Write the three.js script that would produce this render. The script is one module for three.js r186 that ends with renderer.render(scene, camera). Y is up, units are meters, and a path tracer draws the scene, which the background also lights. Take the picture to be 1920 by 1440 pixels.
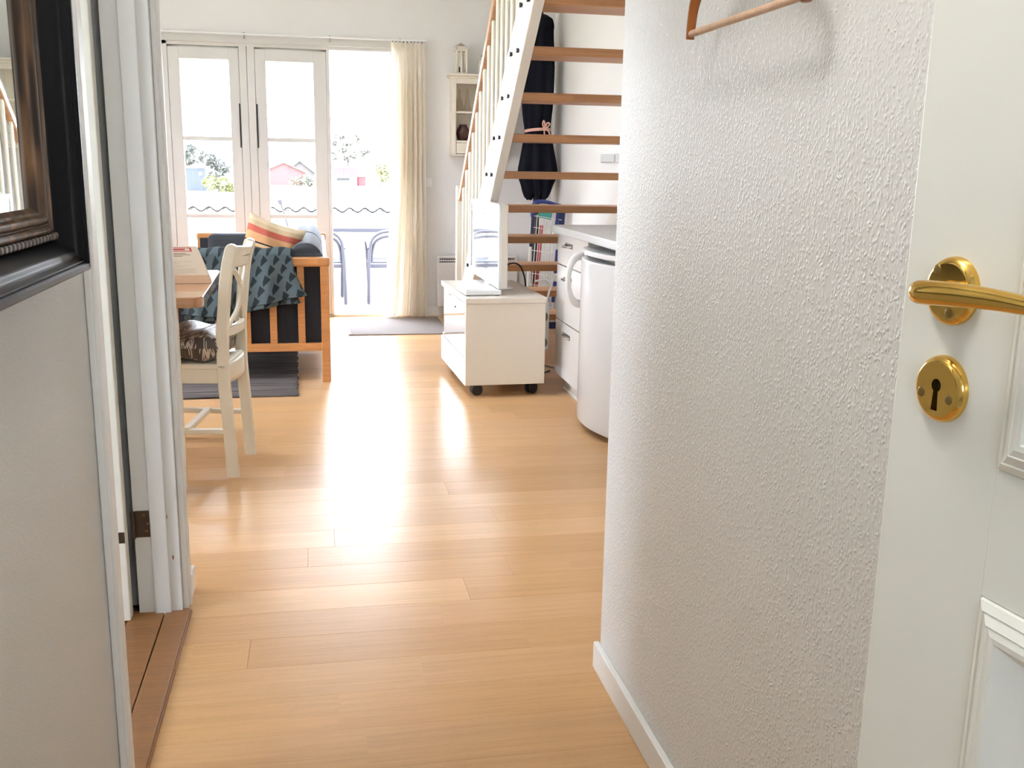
import * as THREE from 'three';
import { RoundedBoxGeometry } from 'three/addons/geometries/RoundedBoxGeometry.js';
import { mergeGeometries } from 'three/addons/utils/BufferGeometryUtils.js';

// ---------------------------------------------------------------- camera, sky, exposure
const scene = new THREE.Scene();
const camera = new THREE.PerspectiveCamera(42.214, 1920 / 1440, 0.02, 1500);
camera.position.set(0, 1.21, 0);
camera.rotation.set(-0.21544, -0.19437, 0.017046, 'YXZ');

const SKY = 1.0;                                   // radiance of the bright overcast sky
{
  const W = 256, H = 128, data = new Float32Array(W * H * 4);
  for (let r = 0; r < H; r++) {
    const el = ((r + 0.5) / H - 0.5) * Math.PI, s = Math.sin(el);
    const up = Math.max(0, s);
    const k = SKY * (1.0 + 0.25 * up);               // smooth overcast, a little brighter overhead
    for (let c = 0; c < W; c++) {
      const o = (r * W + c) * 4;
      data[o] = k * (0.95 - 0.07 * up); data[o + 1] = k * (1.0 - 0.02 * up); data[o + 2] = k * (1.12 + 0.04 * up); data[o + 3] = 1;
    }
  }
  const t = new THREE.DataTexture(data, W, H, THREE.RGBAFormat, THREE.FloatType);
  t.mapping = THREE.EquirectangularReflectionMapping; t.magFilter = THREE.LinearFilter; t.needsUpdate = true;
  scene.background = t;
}
const HALL = 0.105;                                  // hall ceiling lamp, candela
const renderer = new THREE.WebGLRenderer({ antialias: true });
renderer.toneMapping = THREE.LinearToneMapping;
renderer.toneMappingExposure = 23.5;
renderer.shadowMap.enabled = true;

// ---------------------------------------------------------------- helpers
function rng(seed) { let s = seed >>> 0; return () => { s = (s + 0x6d2b79f5) | 0; let t = Math.imul(s ^ (s >>> 15), 1 | s); t = (t + Math.imul(t ^ (t >>> 7), 61 | t)) ^ t; return ((t ^ (t >>> 14)) >>> 0) / 4294967296; }; }
const R = rng(7);
const used = {};
const numbered = (n) => { const k = used[n] = (used[n] ?? -1) + 1; return k ? n + '_' + String(k).padStart(3, '0') : n; };
const flags = (o) => { o.castShadow = true; o.receiveShadow = true; return o; };
function thing(name, label, category, pos = [0, 0, 0], turn = 0, group) {
  const o = new THREE.Group(); o.name = numbered(name); o.position.set(...pos); o.rotation.y = turn;
  o.userData = { label, category }; if (group) o.userData.group = group; scene.add(o); return o;
}
function part(parent, name, geo, mat, label) {
  const m = flags(new THREE.Mesh(geo, mat)); m.name = name; if (label) m.userData.label = label; parent.add(m); return m;
}
function single(name, label, category, geo, mat, group) {
  const m = flags(new THREE.Mesh(geo, mat)); m.name = numbered(name); m.userData = { label, category }; if (group) m.userData.group = group; scene.add(m); return m;
}
function struct(name, geo, mat, label, category) {
  const m = geo ? flags(new THREE.Mesh(geo, mat)) : new THREE.Group(); m.name = name; m.userData = { kind: 'structure' };
  if (label) m.userData.label = label; if (category) m.userData.category = category; scene.add(m); return m;
}
function copy(src, label, pos, turn) { const c = src.clone(); c.name = numbered(src.name.replace(/_\d+$/, '')); c.userData = { ...src.userData, label }; if (pos) c.position.set(...pos); if (turn !== undefined) c.rotation.y = turn; scene.add(c); return c; }

// uv in metres, by the way each face points
function uvm(g, sx = 1, sy = 1) {
  if (g.index) g = g.toNonIndexed();
  const p = g.attributes.position, n = p.count, uv = new Float32Array(n * 2), a = new THREE.Vector3(), b = new THREE.Vector3(), c = new THREE.Vector3(), v = [a, b, c];
  for (let i = 0; i < n; i += 3) {
    a.fromBufferAttribute(p, i); b.fromBufferAttribute(p, i + 1); c.fromBufferAttribute(p, i + 2);
    const N = b.clone().sub(a).cross(c.clone().sub(a)), x = Math.abs(N.x), y = Math.abs(N.y), z = Math.abs(N.z);
    for (let k = 0; k < 3; k++) {
      const q = v[k]; let s, t;
      if (x >= y && x >= z) { s = q.z; t = q.y; } else if (y >= z) { s = q.x; t = q.z; } else { s = q.x; t = q.y; }
      uv[(i + k) * 2] = s * sx; uv[(i + k) * 2 + 1] = t * sy;
    }
  }
  g.setAttribute('uv', new THREE.BufferAttribute(uv, 2)); return g;
}
const swapUV = (g) => { const u = g.attributes.uv; for (let i = 0; i < u.count; i++) { const a = u.getX(i); u.setXY(i, u.getY(i), a); } return g; };
function clean(g) { if (g.index) g = g.toNonIndexed(); for (const k of Object.keys(g.attributes)) if (!['position', 'normal', 'uv'].includes(k)) g.deleteAttribute(k); if (!g.attributes.uv) g.setAttribute('uv', new THREE.BufferAttribute(new Float32Array(g.attributes.position.count * 2), 2)); g.clearGroups?.(); return g; }
const M = (...gs) => mergeGeometries(gs.flat().map(clean));
function box(x0, x1, y0, y1, z0, z1, r = 0.004, seg = 1) {
  const w = x1 - x0, h = y1 - y0, d = z1 - z0; r = Math.min(r, w / 2.2, h / 2.2, d / 2.2);
  const g = r > 0 ? new RoundedBoxGeometry(w, h, d, seg, r) : new THREE.BoxGeometry(w, h, d);
  g.translate((x0 + x1) / 2, (y0 + y1) / 2, (z0 + z1) / 2); return uvm(g);
}
const cyl = (r0, r1, h, seg = 20) => new THREE.CylinderGeometry(r0, r1, h, seg);
// bar of rectangular section between two points
function bar(a, b, w, d, r = 0.003) {
  const A = new THREE.Vector3(...a), B = new THREE.Vector3(...b), L = A.distanceTo(B);
  const g = uvm(new RoundedBoxGeometry(w, L, d, 1, Math.min(r, w / 2.2, d / 2.2)));
  const dir = B.clone().sub(A).normalize();
  let ref = new THREE.Vector3(0, 0, 1); if (Math.abs(dir.dot(ref)) > 0.9) ref = new THREE.Vector3(1, 0, 0);
  const z = ref.clone().addScaledVector(dir, -ref.dot(dir)).normalize(), x = dir.clone().cross(z);
  g.applyMatrix4(new THREE.Matrix4().makeBasis(x, dir, z).setPosition(A.add(B).multiplyScalar(0.5))); return g;
}
const V = (p) => new THREE.Vector3(...p);
function tube(pts, r, seg = 40, rad = 10, closed = false) { return new THREE.TubeGeometry(new THREE.CatmullRomCurve3(pts.map(V), closed, 'centripetal'), seg, r, rad, closed); }
// closed sweep with an elliptical section that changes along the path; ends rounded off
function sweep(pts, radii, up = [0, 1, 0], seg = 40, rad = 18) {
  const curve = new THREE.CatmullRomCurve3(pts.map(V), false, 'centripetal'), pos = [], idx = [], U = V(up);
  const at = (t) => { const k = t * (radii.length - 1), i = Math.min(radii.length - 2, Math.floor(k)), f = k - i; return [0, 1].map((q) => radii[i][q] * (1 - f) + radii[i + 1][q] * f); };
  for (let i = 0; i <= seg; i++) {
    const t = i / seg, P = curve.getPoint(t), T = curve.getTangent(t), S = new THREE.Vector3().crossVectors(T, U).normalize(), W = new THREE.Vector3().crossVectors(S, T).normalize(), [a, b] = at(t);
    for (let j = 0; j < rad; j++) { const q = (j / rad) * 2 * Math.PI; const p = P.clone().addScaledVector(S, Math.cos(q) * a).addScaledVector(W, Math.sin(q) * b); pos.push(p.x, p.y, p.z); }
  }
  for (let i = 0; i < seg; i++) for (let j = 0; j < rad; j++) { const k = (j + 1) % rad, A = i * rad + j, B = i * rad + k, C = A + rad, D = B + rad; idx.push(A, C, B, B, C, D); }
  const n0 = pos.length / 3, p0 = curve.getPoint(0), p1 = curve.getPoint(1); pos.push(p0.x, p0.y, p0.z, p1.x, p1.y, p1.z);
  for (let j = 0; j < rad; j++) { const k = (j + 1) % rad; idx.push(n0, j, k, n0 + 1, seg * rad + k, seg * rad + j); }
  const g = new THREE.BufferGeometry(); g.setAttribute('position', new THREE.Float32BufferAttribute(pos, 3)); g.setIndex(idx); g.computeVertexNormals(); return g;
}
// a grid surface f(u, v) -> [x, y, z], u and v in 0..1, with uv scale
function sheet(f, nu, nv, su = 1, sv = 1) {
  const pos = [], uv = [], idx = [];
  for (let j = 0; j <= nv; j++) for (let i = 0; i <= nu; i++) { pos.push(...f(i / nu, j / nv)); uv.push((i / nu) * su, (j / nv) * sv); }
  for (let j = 0; j < nv; j++) for (let i = 0; i < nu; i++) { const a = j * (nu + 1) + i, b = a + 1, c = a + nu + 1, d = c + 1; idx.push(a, b, c, b, d, c); }
  const g = new THREE.BufferGeometry(); g.setAttribute('position', new THREE.Float32BufferAttribute(pos, 3)); g.setAttribute('uv', new THREE.Float32BufferAttribute(uv, 2)); g.setIndex(idx); g.computeVertexNormals(); return g;
}
// the same with thickness th along the normal (closed at the rim)
function slab(f, nu, nv, th, su = 1, sv = 1) {
  const top = sheet(f, nu, nv, su, sv), P = top.attributes.position, N = top.attributes.normal, UVs = top.attributes.uv, n = P.count, pos = [], uv = [], idx = [];
  for (const s of [0, 1]) for (let i = 0; i < n; i++) { pos.push(P.getX(i) - s * th * N.getX(i), P.getY(i) - s * th * N.getY(i), P.getZ(i) - s * th * N.getZ(i)); uv.push(UVs.getX(i), UVs.getY(i)); }
  const I = top.index.array; for (let i = 0; i < I.length; i += 3) { idx.push(I[i], I[i + 1], I[i + 2], n + I[i], n + I[i + 2], n + I[i + 1]); }
  const rim = []; for (let i = 0; i <= nu; i++) rim.push(i); for (let j = 1; j <= nv; j++) rim.push(j * (nu + 1) + nu); for (let i = nu - 1; i >= 0; i--) rim.push(nv * (nu + 1) + i); for (let j = nv - 1; j >= 1; j--) rim.push(j * (nu + 1));
  for (let k = 0; k < rim.length; k++) { const a = rim[k], b = rim[(k + 1) % rim.length]; idx.push(a, n + a, b, b, n + a, n + b); }
  const g = new THREE.BufferGeometry(); g.setAttribute('position', new THREE.Float32BufferAttribute(pos, 3)); g.setAttribute('uv', new THREE.Float32BufferAttribute(uv, 2)); g.setIndex(idx); g.computeVertexNormals(); return g;
}
// cushion centred at the origin, w along x, h along y, t along z
function cushion(w, h, t, { pinch = 0.06, p = 0.5, wrinkle = 0, seed = 1, n = 36, su = 1, sv = 1, power = 2 } = {}) {
  const q = rng(seed), waves = Array.from({ length: 7 }, () => [q() * 9 + 3, q() * 9 - 4.5, q() * 6.28, q() * 0.6 + 0.4]);
  const side = (s) => sheet((a, b) => {
    const u = a * 2 - 1, v = b * 2 - 1, uu = s > 0 ? u : -u;
    const k = Math.pow(Math.max(0, 1 - Math.abs(u) ** power) * Math.max(0, 1 - Math.abs(v) ** power), p);
    let wr = 0; for (const [fa, fb, ph, am] of waves) wr += am * Math.sin(fa * u + fb * v + ph);
    return [uu * w / 2 * (1 - pinch * (1 - v * v)), v * h / 2 * (1 - pinch * (1 - u * u)), s * (t / 2) * k + wrinkle * wr * Math.min(1, k * 1.5) * s];
  }, n, n, su, sv);
  return M(side(1), side(-1));
}
const lathe = (pts, seg = 32) => new THREE.LatheGeometry(pts.map(([x, y]) => new THREE.Vector2(x, y)), seg);

// ---------------------------------------------------------------- textures
const LERP = (a, b, t) => a + (b - a) * t;
function noiseGrid(seed, n) { const q = rng(seed), a = new Float32Array(n * n); for (let i = 0; i < a.length; i++) a[i] = q(); return (x, y) => { x = ((x % n) + n) % n; y = ((y % n) + n) % n; const i = Math.floor(x), j = Math.floor(y), f = x - i, g = y - j, s = f * f * (3 - 2 * f), t = g * g * (3 - 2 * g), i1 = (i + 1) % n, j1 = (j + 1) % n; return LERP(LERP(a[j * n + i], a[j * n + i1], s), LERP(a[j1 * n + i], a[j1 * n + i1], s), t); }; }
function dataTex(W, H, f, srgb = true) {
  const d = new Uint8Array(W * H * 4); for (let y = 0; y < H; y++) for (let x = 0; x < W; x++) { const c = f(x / W, y / H, x, y), o = (y * W + x) * 4; if (typeof c === 'number') { d[o] = d[o + 1] = d[o + 2] = Math.max(0, Math.min(255, c * 255)); } else for (let k = 0; k < 3; k++) d[o + k] = Math.max(0, Math.min(255, c[k] * 255)); d[o + 3] = 255; }
  const t = new THREE.DataTexture(d, W, H); t.wrapS = t.wrapT = THREE.RepeatWrapping; t.magFilter = THREE.LinearFilter; t.minFilter = THREE.LinearMipmapLinearFilter; t.generateMipmaps = true; if (srgb) t.colorSpace = THREE.SRGBColorSpace; t.needsUpdate = true; return t;
}
const rep = (t, u, v) => { const c = t.clone(); c.repeat.set(u, v); c.needsUpdate = true; return c; };
function canvasTex(W, H, draw) { const c = document.createElement('canvas'); c.width = W; c.height = H; draw(c.getContext('2d'), W, H); const t = new THREE.CanvasTexture(c); t.colorSpace = THREE.SRGBColorSpace; t.wrapS = t.wrapT = THREE.RepeatWrapping; t.magFilter = THREE.LinearFilter; return t; }
// wood grain along u: 1 unit of u = 1 m
const nA = noiseGrid(11, 64), nB = noiseGrid(23, 128), nC = noiseGrid(31, 256);
const woodMap = dataTex(1024, 512, (u, v) => {
  const warp = nA(u * 8, v * 16) * 0.5, f1 = nB(u * 4, (v + warp * 0.02) * 128), f2 = nC(u * 16, v * 256), f3 = nA(u * 4, v * 16), ray = nC(u * 64, v * 256);
  const k = 0.86 + 0.09 * f1 + 0.06 * (f2 - 0.5) + 0.07 * (f3 - 0.5) - (ray > 0.86 ? 0.05 : 0);
  return [k + 0.05, k + 0.035, k + 0.02];
});
const floorMap = dataTex(1024, 256, (u, v) => {
  const warp = nA(u * 8, v * 8) * 0.5, f1 = nB(u * 4, (v + warp * 0.03) * 64), f2 = nC(u * 16, v * 256), ray = nC(u * 128, v * 256);
  const k = 0.93 + 0.045 * (f1 - 0.5) + 0.035 * (f2 - 0.5) - (ray > 0.9 ? 0.025 : 0);
  return [k + 0.02, k + 0.012, k];
});
const fineNoise = dataTex(256, 256, (u, v) => 0.5 * nC(u * 128, v * 128) + 0.3 * nC(u * 256, v * 256) + 0.2 * nA(u * 32, v * 32), false);
const weave = dataTex(128, 128, (u, v) => 0.55 + 0.22 * Math.sin(u * 2 * Math.PI * 16) * Math.cos(v * 2 * Math.PI * 16) + 0.3 * (nC(u * 64, v * 128) - 0.5), false);
// rough painted wallpaper: many small raised flecks, 0.5 m per tile
const flecks = (() => {
  const n = 1024, h = new Float32Array(n * n), q = rng(91);
  for (let k = 0; k < 5200; k++) {
    const cx = q() * n, cy = q() * n, a = 3 + q() * 6, b = 2.2 + q() * 3, th = Math.PI / 2 + (q() - 0.5) * 2.2, am = 0.25 + 0.75 * q(), c = Math.cos(th), s = Math.sin(th), r = Math.ceil(a * 2.2);
    for (let y = -r; y <= r; y++) for (let x = -r; x <= r; x++) { const X = (x * c + y * s) / a, Y = (-x * s + y * c) / b, e = am * Math.exp(-(X * X + Y * Y)); if (e < 0.01) continue; const i = ((Math.floor(cy + y) + n) % n) * n + ((Math.floor(cx + x) + n) % n); h[i] = Math.max(h[i], e) * 0.65 + (h[i] + e) * 0.35 * 0.5; }
  }
  return dataTex(n, n, (u, v, x, y) => 0.1 + 0.75 * Math.min(1, h[y * n + x]) + 0.12 * (nC(u * 128, v * 128) - 0.5), false);
})();

// ---------------------------------------------------------------- materials
const std = (o) => new THREE.MeshStandardMaterial(o);
const C = (r, g, b) => new THREE.Color().setRGB(r, g, b);
const mat = {
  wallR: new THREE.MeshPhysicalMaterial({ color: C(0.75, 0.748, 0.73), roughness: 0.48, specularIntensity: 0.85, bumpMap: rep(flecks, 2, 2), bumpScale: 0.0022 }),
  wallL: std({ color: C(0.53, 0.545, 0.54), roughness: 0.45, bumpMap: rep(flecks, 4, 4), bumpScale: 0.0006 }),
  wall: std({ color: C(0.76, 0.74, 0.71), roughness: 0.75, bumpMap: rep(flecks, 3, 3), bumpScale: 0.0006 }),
  ceiling: std({ color: C(0.86, 0.85, 0.82), roughness: 0.85 }),
  paint: std({ color: C(0.80, 0.80, 0.76), roughness: 0.38 }),
  trim: std({ color: C(0.70, 0.715, 0.71), roughness: 0.4 }),
  doorPaint: std({ color: C(0.87, 0.875, 0.81), roughness: 0.36 }),
  baseW: std({ color: C(0.84, 0.83, 0.80), roughness: 0.4 }),
  frameW: std({ color: C(0.66, 0.64, 0.60), roughness: 0.4 }),
  chairW: std({ color: C(0.78, 0.72, 0.58), roughness: 0.36 }),
  stringer: std({ color: C(0.82, 0.79, 0.72), roughness: 0.35 }),
  baluster: std({ color: C(0.80, 0.76, 0.64), roughness: 0.4 }),
  tread: std({ color: C(0.60, 0.315, 0.145), roughness: 0.42, map: woodMap }),
  rail: std({ color: C(0.68, 0.43, 0.26), roughness: 0.3, map: woodMap }),
  sofaWood: std({ color: C(0.66, 0.30, 0.10), roughness: 0.4, map: woodMap }),
  charcoal: std({ color: C(0.028, 0.030, 0.038), roughness: 0.95, bumpMap: rep(weave, 30, 30), bumpScale: 0.0008 }),
  greyFabric: new THREE.MeshPhysicalMaterial({ color: C(0.05, 0.054, 0.06), roughness: 0.9, sheen: 1, sheenColor: C(0.5, 0.53, 0.58), sheenRoughness: 0.4, bumpMap: rep(weave, 10, 10), bumpScale: 0.0008 }),
  kitchen: std({ color: C(0.73, 0.70, 0.655), roughness: 0.2 }),
  fridge: std({ color: C(0.63, 0.625, 0.605), roughness: 0.16 }),
  worktop: std({ color: C(0.50, 0.49, 0.46), roughness: 0.35, bumpMap: rep(fineNoise, 6, 6), bumpScale: 0.0002 }),
  dark: std({ color: C(0.02, 0.02, 0.022), roughness: 0.6 }),
  black: std({ color: C(0.012, 0.012, 0.014), roughness: 0.4 }),
  steel: std({ color: C(0.62, 0.60, 0.57), roughness: 0.25, metalness: 1 }),
  brass: std({ color: C(0.78, 0.50, 0.13), roughness: 0.16, metalness: 1 }),
  brassDark: std({ color: C(0.35, 0.24, 0.09), roughness: 0.35, metalness: 1 }),
  bronze: std({ color: C(0.10, 0.08, 0.06), roughness: 0.45, metalness: 0.8 }),
  alu: std({ color: C(0.035, 0.035, 0.05), roughness: 0.6 }),
  standW: std({ color: C(0.80, 0.74, 0.63), roughness: 0.3 }),
  standGloss: std({ color: C(0.84, 0.84, 0.84), roughness: 0.08 }),
  tvCase: std({ color: C(0.74, 0.70, 0.62), roughness: 0.35 }),
  tvBezel: std({ color: C(0.82, 0.82, 0.80), roughness: 0.2 }),
  screen: new THREE.MeshPhysicalMaterial({ color: C(0.03, 0.032, 0.034), roughness: 0.07, clearcoat: 1, clearcoatRoughness: 0.03 }),
  whiteP: std({ color: C(0.85, 0.85, 0.83), roughness: 0.35 }),
  mirror: std({ color: C(0.86, 0.90, 0.88), roughness: 0.01, metalness: 1 }),
  frameBlack: new THREE.MeshPhysicalMaterial({ color: C(0.0035, 0.004, 0.0055), roughness: 0.34, specularIntensity: 0.35 }),
  glass: new THREE.MeshPhysicalMaterial({ color: C(1, 1, 1), roughness: 0, transmission: 1, thickness: 0, ior: 1.45 }),
  navy: new THREE.MeshPhysicalMaterial({ color: C(0.005, 0.006, 0.012), roughness: 0.9, specularIntensity: 0.4, bumpMap: rep(weave, 10, 10), bumpScale: 0.0006 }),
  pink: std({ color: C(0.75, 0.42, 0.33), roughness: 0.7 }),
  curtain: new THREE.MeshPhysicalMaterial({ color: C(0.96, 0.91, 0.82), roughness: 0.92, transmission: 0.65, thickness: 0, bumpMap: rep(weave, 8, 30), bumpScale: 0.0006 }),
  wood_oak: std({ color: C(0.31, 0.145, 0.052), roughness: 0.45, map: woodMap }),
  table: new THREE.MeshPhysicalMaterial({ color: C(0.46, 0.24, 0.11), roughness: 0.16, map: woodMap, clearcoat: 1, clearcoatRoughness: 0.06 }),
};

// ---------------------------------------------------------------- room shell
const XL = -0.385, XR = 0.66, ZB = -8.08, XK = 1.89, XF = -3.3, ZE = 0.16;
const LEFT_END = -2.82, RIGHT_END = -2.17;
const wallGeo = (...b) => M(b.map((q) => box(...q, 0)));
// hall left wall with the inner doorway (z -2.64 .. -1.95)
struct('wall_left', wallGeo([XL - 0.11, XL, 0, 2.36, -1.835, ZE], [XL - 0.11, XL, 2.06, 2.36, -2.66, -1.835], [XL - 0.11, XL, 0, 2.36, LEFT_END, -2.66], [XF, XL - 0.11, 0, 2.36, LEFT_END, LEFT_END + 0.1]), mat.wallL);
struct('wall_right', wallGeo([XR, XR + 0.1, 0, 2.36, RIGHT_END, ZE], [XR + 0.1, XK, 0, 2.36, RIGHT_END, RIGHT_END + 0.1]), mat.wallR);
struct('wall_back', wallGeo([XF, -1.12, -0.25, 4.1, ZB - 0.3, ZB], [-1.12, 0.6, 2.1, 4.1, ZB - 0.3, ZB], [0.6, XK, -0.25, 4.1, ZB - 0.3, ZB], [-1.12, 0.6, -0.25, -0.02, ZB - 0.3, ZB]), mat.wall);
struct('wall_side', wallGeo([XK, XK + 0.2, -0.25, 4.1, ZB - 0.3, ZE + 0.2]), mat.wall);
struct('wall_far_left', wallGeo([XF - 0.2, XF, -0.25, 4.1, ZB - 0.3, -5.95], [XF - 0.2, XF, -0.25, 4.1, -3.6, -1.9], [XF - 0.2, XF, -0.25, 4.1, -0.6, ZE + 0.2], [XF - 0.2, XF, -0.25, 0.9, -1.9, -0.6], [XF - 0.2, XF, 2.1, 4.1, -1.9, -0.6], [XF - 0.2, XF, -0.25, 0.85, -5.95, -3.6], [XF - 0.2, XF, 2.1, 4.1, -5.95, -3.6]), mat.wall);
{ // unseen wide window added on the left side to brighten the room
  const w = struct('window_1'); const x = XF - 0.12;
  part(w, 'window_frame', M(box(x, x + 0.07, 0.85, 0.91, -5.95, -3.6), box(x, x + 0.07, 2.04, 2.1, -5.95, -3.6), ...[-5.95, -4.8, -3.66].map((z) => box(x, x + 0.07, 0.85, 2.1, z, z + 0.06))), mat.frameW);
  for (const z of [-5.89, -4.74]) part(w, 'glass_pane', box(x + 0.03, x + 0.031, 0.9, 2.05, z, z + 1.09, 0), mat.glass);
  part(w, 'window_sill', box(XF - 0.2, XF + 0.05, 0.83, 0.852, -5.97, -3.58), mat.frameW);
}
struct('wall_entrance', wallGeo([XF, -0.37, -0.25, 4.1, ZE, ZE + 0.2], [-0.37, 0.58, 2.1, 4.1, ZE, ZE + 0.2], [0.58, XK, -0.25, 4.1, ZE, ZE + 0.2], [-0.37, 0.58, -0.25, -0.02, ZE, ZE + 0.2]), mat.wall);
struct('ceiling', wallGeo([XF - 0.2, -1.5, 4.1, 4.3, ZB - 0.3, ZE + 0.2], [-0.2, XK + 0.2, 4.1, 4.3, ZB - 0.3, ZE + 0.2], [-1.5, -0.2, 4.1, 4.3, ZB - 0.3, -4.9], [-1.5, -0.2, 4.1, 4.3, -3.9, ZE + 0.2], [XF, XK, 2.36, 2.56, -3.6, ZE]), mat.ceiling);
{ const w = struct('window_4'), x = XF - 0.12; part(w, 'window_frame', M(box(x, x + 0.07, 0.9, 0.96, -1.9, -0.6), box(x, x + 0.07, 2.04, 2.1, -1.9, -0.6), box(x, x + 0.07, 0.9, 2.1, -1.9, -1.84), box(x, x + 0.07, 0.9, 2.1, -0.66, -0.6)), mat.frameW); part(w, 'glass_pane', box(x + 0.03, x + 0.031, 0.95, 2.05, -1.85, -0.65, 0), mat.glass); }  // unseen window added to light the left room and its open door
{ // unseen roof window, added to light the room from above
  const w = struct('window_3'), x0 = -1.5, x1 = -0.2, z = -4.9;
  part(w, 'window_frame', M(box(x0, x0 + 0.06, 4.16, 4.22, z, z + 1), box(x1 - 0.06, x1, 4.16, 4.22, z, z + 1), box(x0, x1, 4.16, 4.22, z, z + 0.06), box(x0, x1, 4.16, 4.22, z + 0.94, z + 1)), mat.frameW);
  part(w, 'glass_pane', box(x0 + 0.04, x1 - 0.04, 4.185, 4.186, z + 0.04, z + 0.96, 0), mat.glass);
}
// unseen porch added behind the camera to cut the daylight entering the hall
const PZ = 2.3;
struct('added_wall_porch', wallGeo([-1.25, -1.15, -0.1, 2.4, 0.36, PZ], [1.35, 1.45, -0.1, 2.4, 0.36, PZ], [-1.25, 1.45, -0.1, 1.3, PZ, PZ + 0.1], [-1.25, 1.45, 2.0, 2.4, PZ, PZ + 0.1], [-1.25, -0.6, 1.3, 2.0, PZ, PZ + 0.1], [0.1, 1.45, 1.3, 2.0, PZ, PZ + 0.1]), mat.wall);
struct('added_ceiling_porch', wallGeo([-1.25, 1.45, 2.4, 2.5, 0.36, PZ + 0.1]), mat.ceiling);
{ const w = struct('window_2'), z = PZ + 0.02; part(w, 'window_frame', M(box(-0.6, -0.55, 1.3, 2.0, z, z + 0.06), box(0.05, 0.1, 1.3, 2.0, z, z + 0.06), box(-0.6, 0.1, 1.3, 1.35, z, z + 0.06), box(-0.6, 0.1, 1.95, 2.0, z, z + 0.06)), mat.frameW); part(w, 'glass_pane', box(-0.56, 0.06, 1.34, 1.96, z + 0.03, z + 0.031, 0), mat.glass); }  // unseen porch window, added to let some daylight into the hall

{ // ceiling lamp of the hall
  const g = thing('ceiling_lamp', 'round white opal ceiling lamp above the hallway by the textured wall', 'lamp', [0.02, 2.36, -0.85]);
  part(g, 'base', cyl(0.18, 0.18, 0.02, 40).translate(0, -0.01, 0), mat.whiteP);
  part(g, 'lamp_shade', lathe([[0, -0.13], [0.09, -0.118], [0.15, -0.085], [0.178, -0.045], [0.18, -0.018], [0, -0.018]], 48), std({ color: C(0.9, 0.88, 0.84), roughness: 0.4, emissive: C(1, 0.94, 0.86), emissiveIntensity: 0.35 }));
  const l = new THREE.PointLight(new THREE.Color(1, 0.98, 0.95), HALL, 0, 2); l.position.set(0, -0.07, 0); l.castShadow = true; l.shadow.radius = 7.5; g.add(l);
}
// floor: every board its own piece on a base slab
const floor = struct('floor');
part(floor, 'subfloor', wallGeo([XF, XK, -0.25, -0.016, ZB, ZE]), std({ color: C(0.12, 0.07, 0.035), roughness: 0.8 }));
const tones = [[0.70, 0.43, 0.215], [0.66, 0.395, 0.19], [0.735, 0.46, 0.235], [0.645, 0.385, 0.18], [0.71, 0.43, 0.205], [0.68, 0.415, 0.21]].map((c) => new THREE.MeshPhysicalMaterial({ color: C(...c), roughness: 0.31, specularIntensity: 0.38, map: floorMap }));
function plankGeo(x0, x1, z0, z1, off) {
  const b = 0.0008, t = 0, s = -0.016, P = [[x0, s, z0], [x1, s, z0], [x1, s, z1], [x0, s, z1], [x0, t - b, z0], [x1, t - b, z0], [x1, t - b, z1], [x0, t - b, z1], [x0 + b, t, z0 + b], [x1 - b, t, z0 + b], [x1 - b, t, z1 - b], [x0 + b, t, z1 - b]];
  const F = [[8, 11, 10], [8, 10, 9]]; for (let i = 0; i < 4; i++) { const j = (i + 1) % 4; F.push([4 + i, 8 + i, 9 + i - (i === 3 ? 4 : 0)], [4 + i, 9 + i - (i === 3 ? 4 : 0), 4 + j], [i, 4 + i, 4 + j], [i, 4 + j, j]); }
  const pos = [], uv = []; for (const f of F) for (const k of f) { pos.push(...P[k]); uv.push(P[k][0] * 0.9 + off[0], P[k][2] * 1.9 + off[1]); }
  const g = new THREE.BufferGeometry(); g.setAttribute('position', new THREE.Float32BufferAttribute(pos, 3)); g.setAttribute('uv', new THREE.Float32BufferAttribute(uv, 2)); g.computeVertexNormals(); return g;
}
{
  const q = rng(5), Wd = 0.1545; let row = 0, far = [];
  for (let z1 = 0.014 + Wd; z1 > ZB + 0.01; z1 -= Wd, row++) {
    const za = Math.max(z1 - Wd, ZB), zb = Math.min(z1, ZE), g = 0.0001;
    const xa = zb > LEFT_END + 0.08 ? XL + 0.004 : XF, xb = za > RIGHT_END ? XR : XK;
    let x = (zb > LEFT_END + 0.08 ? XL - 1.6 * q() : XF + 0.3 - 1.6 * q());
    while (x < xb) {
      const L = 1.55 + 0.35 * q(), x0 = Math.max(x, xa), x1 = Math.min(x + L, xb); x += L;
      if (x1 - x0 < 0.03) continue;
      const geo = plankGeo(x0 + g, x1 - g, za + g, zb - g, [q() * 3, q() * 3]);
      if (x1 < -1.7) { far.push(geo); q(); continue; }
      part(floor, 'plank', geo, tones[Math.floor(q() * tones.length)]);
    }
  }
  const st = part(floor, 'plank_field', M(far), tones[0]); st.userData.kind = 'stuff';
}
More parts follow.
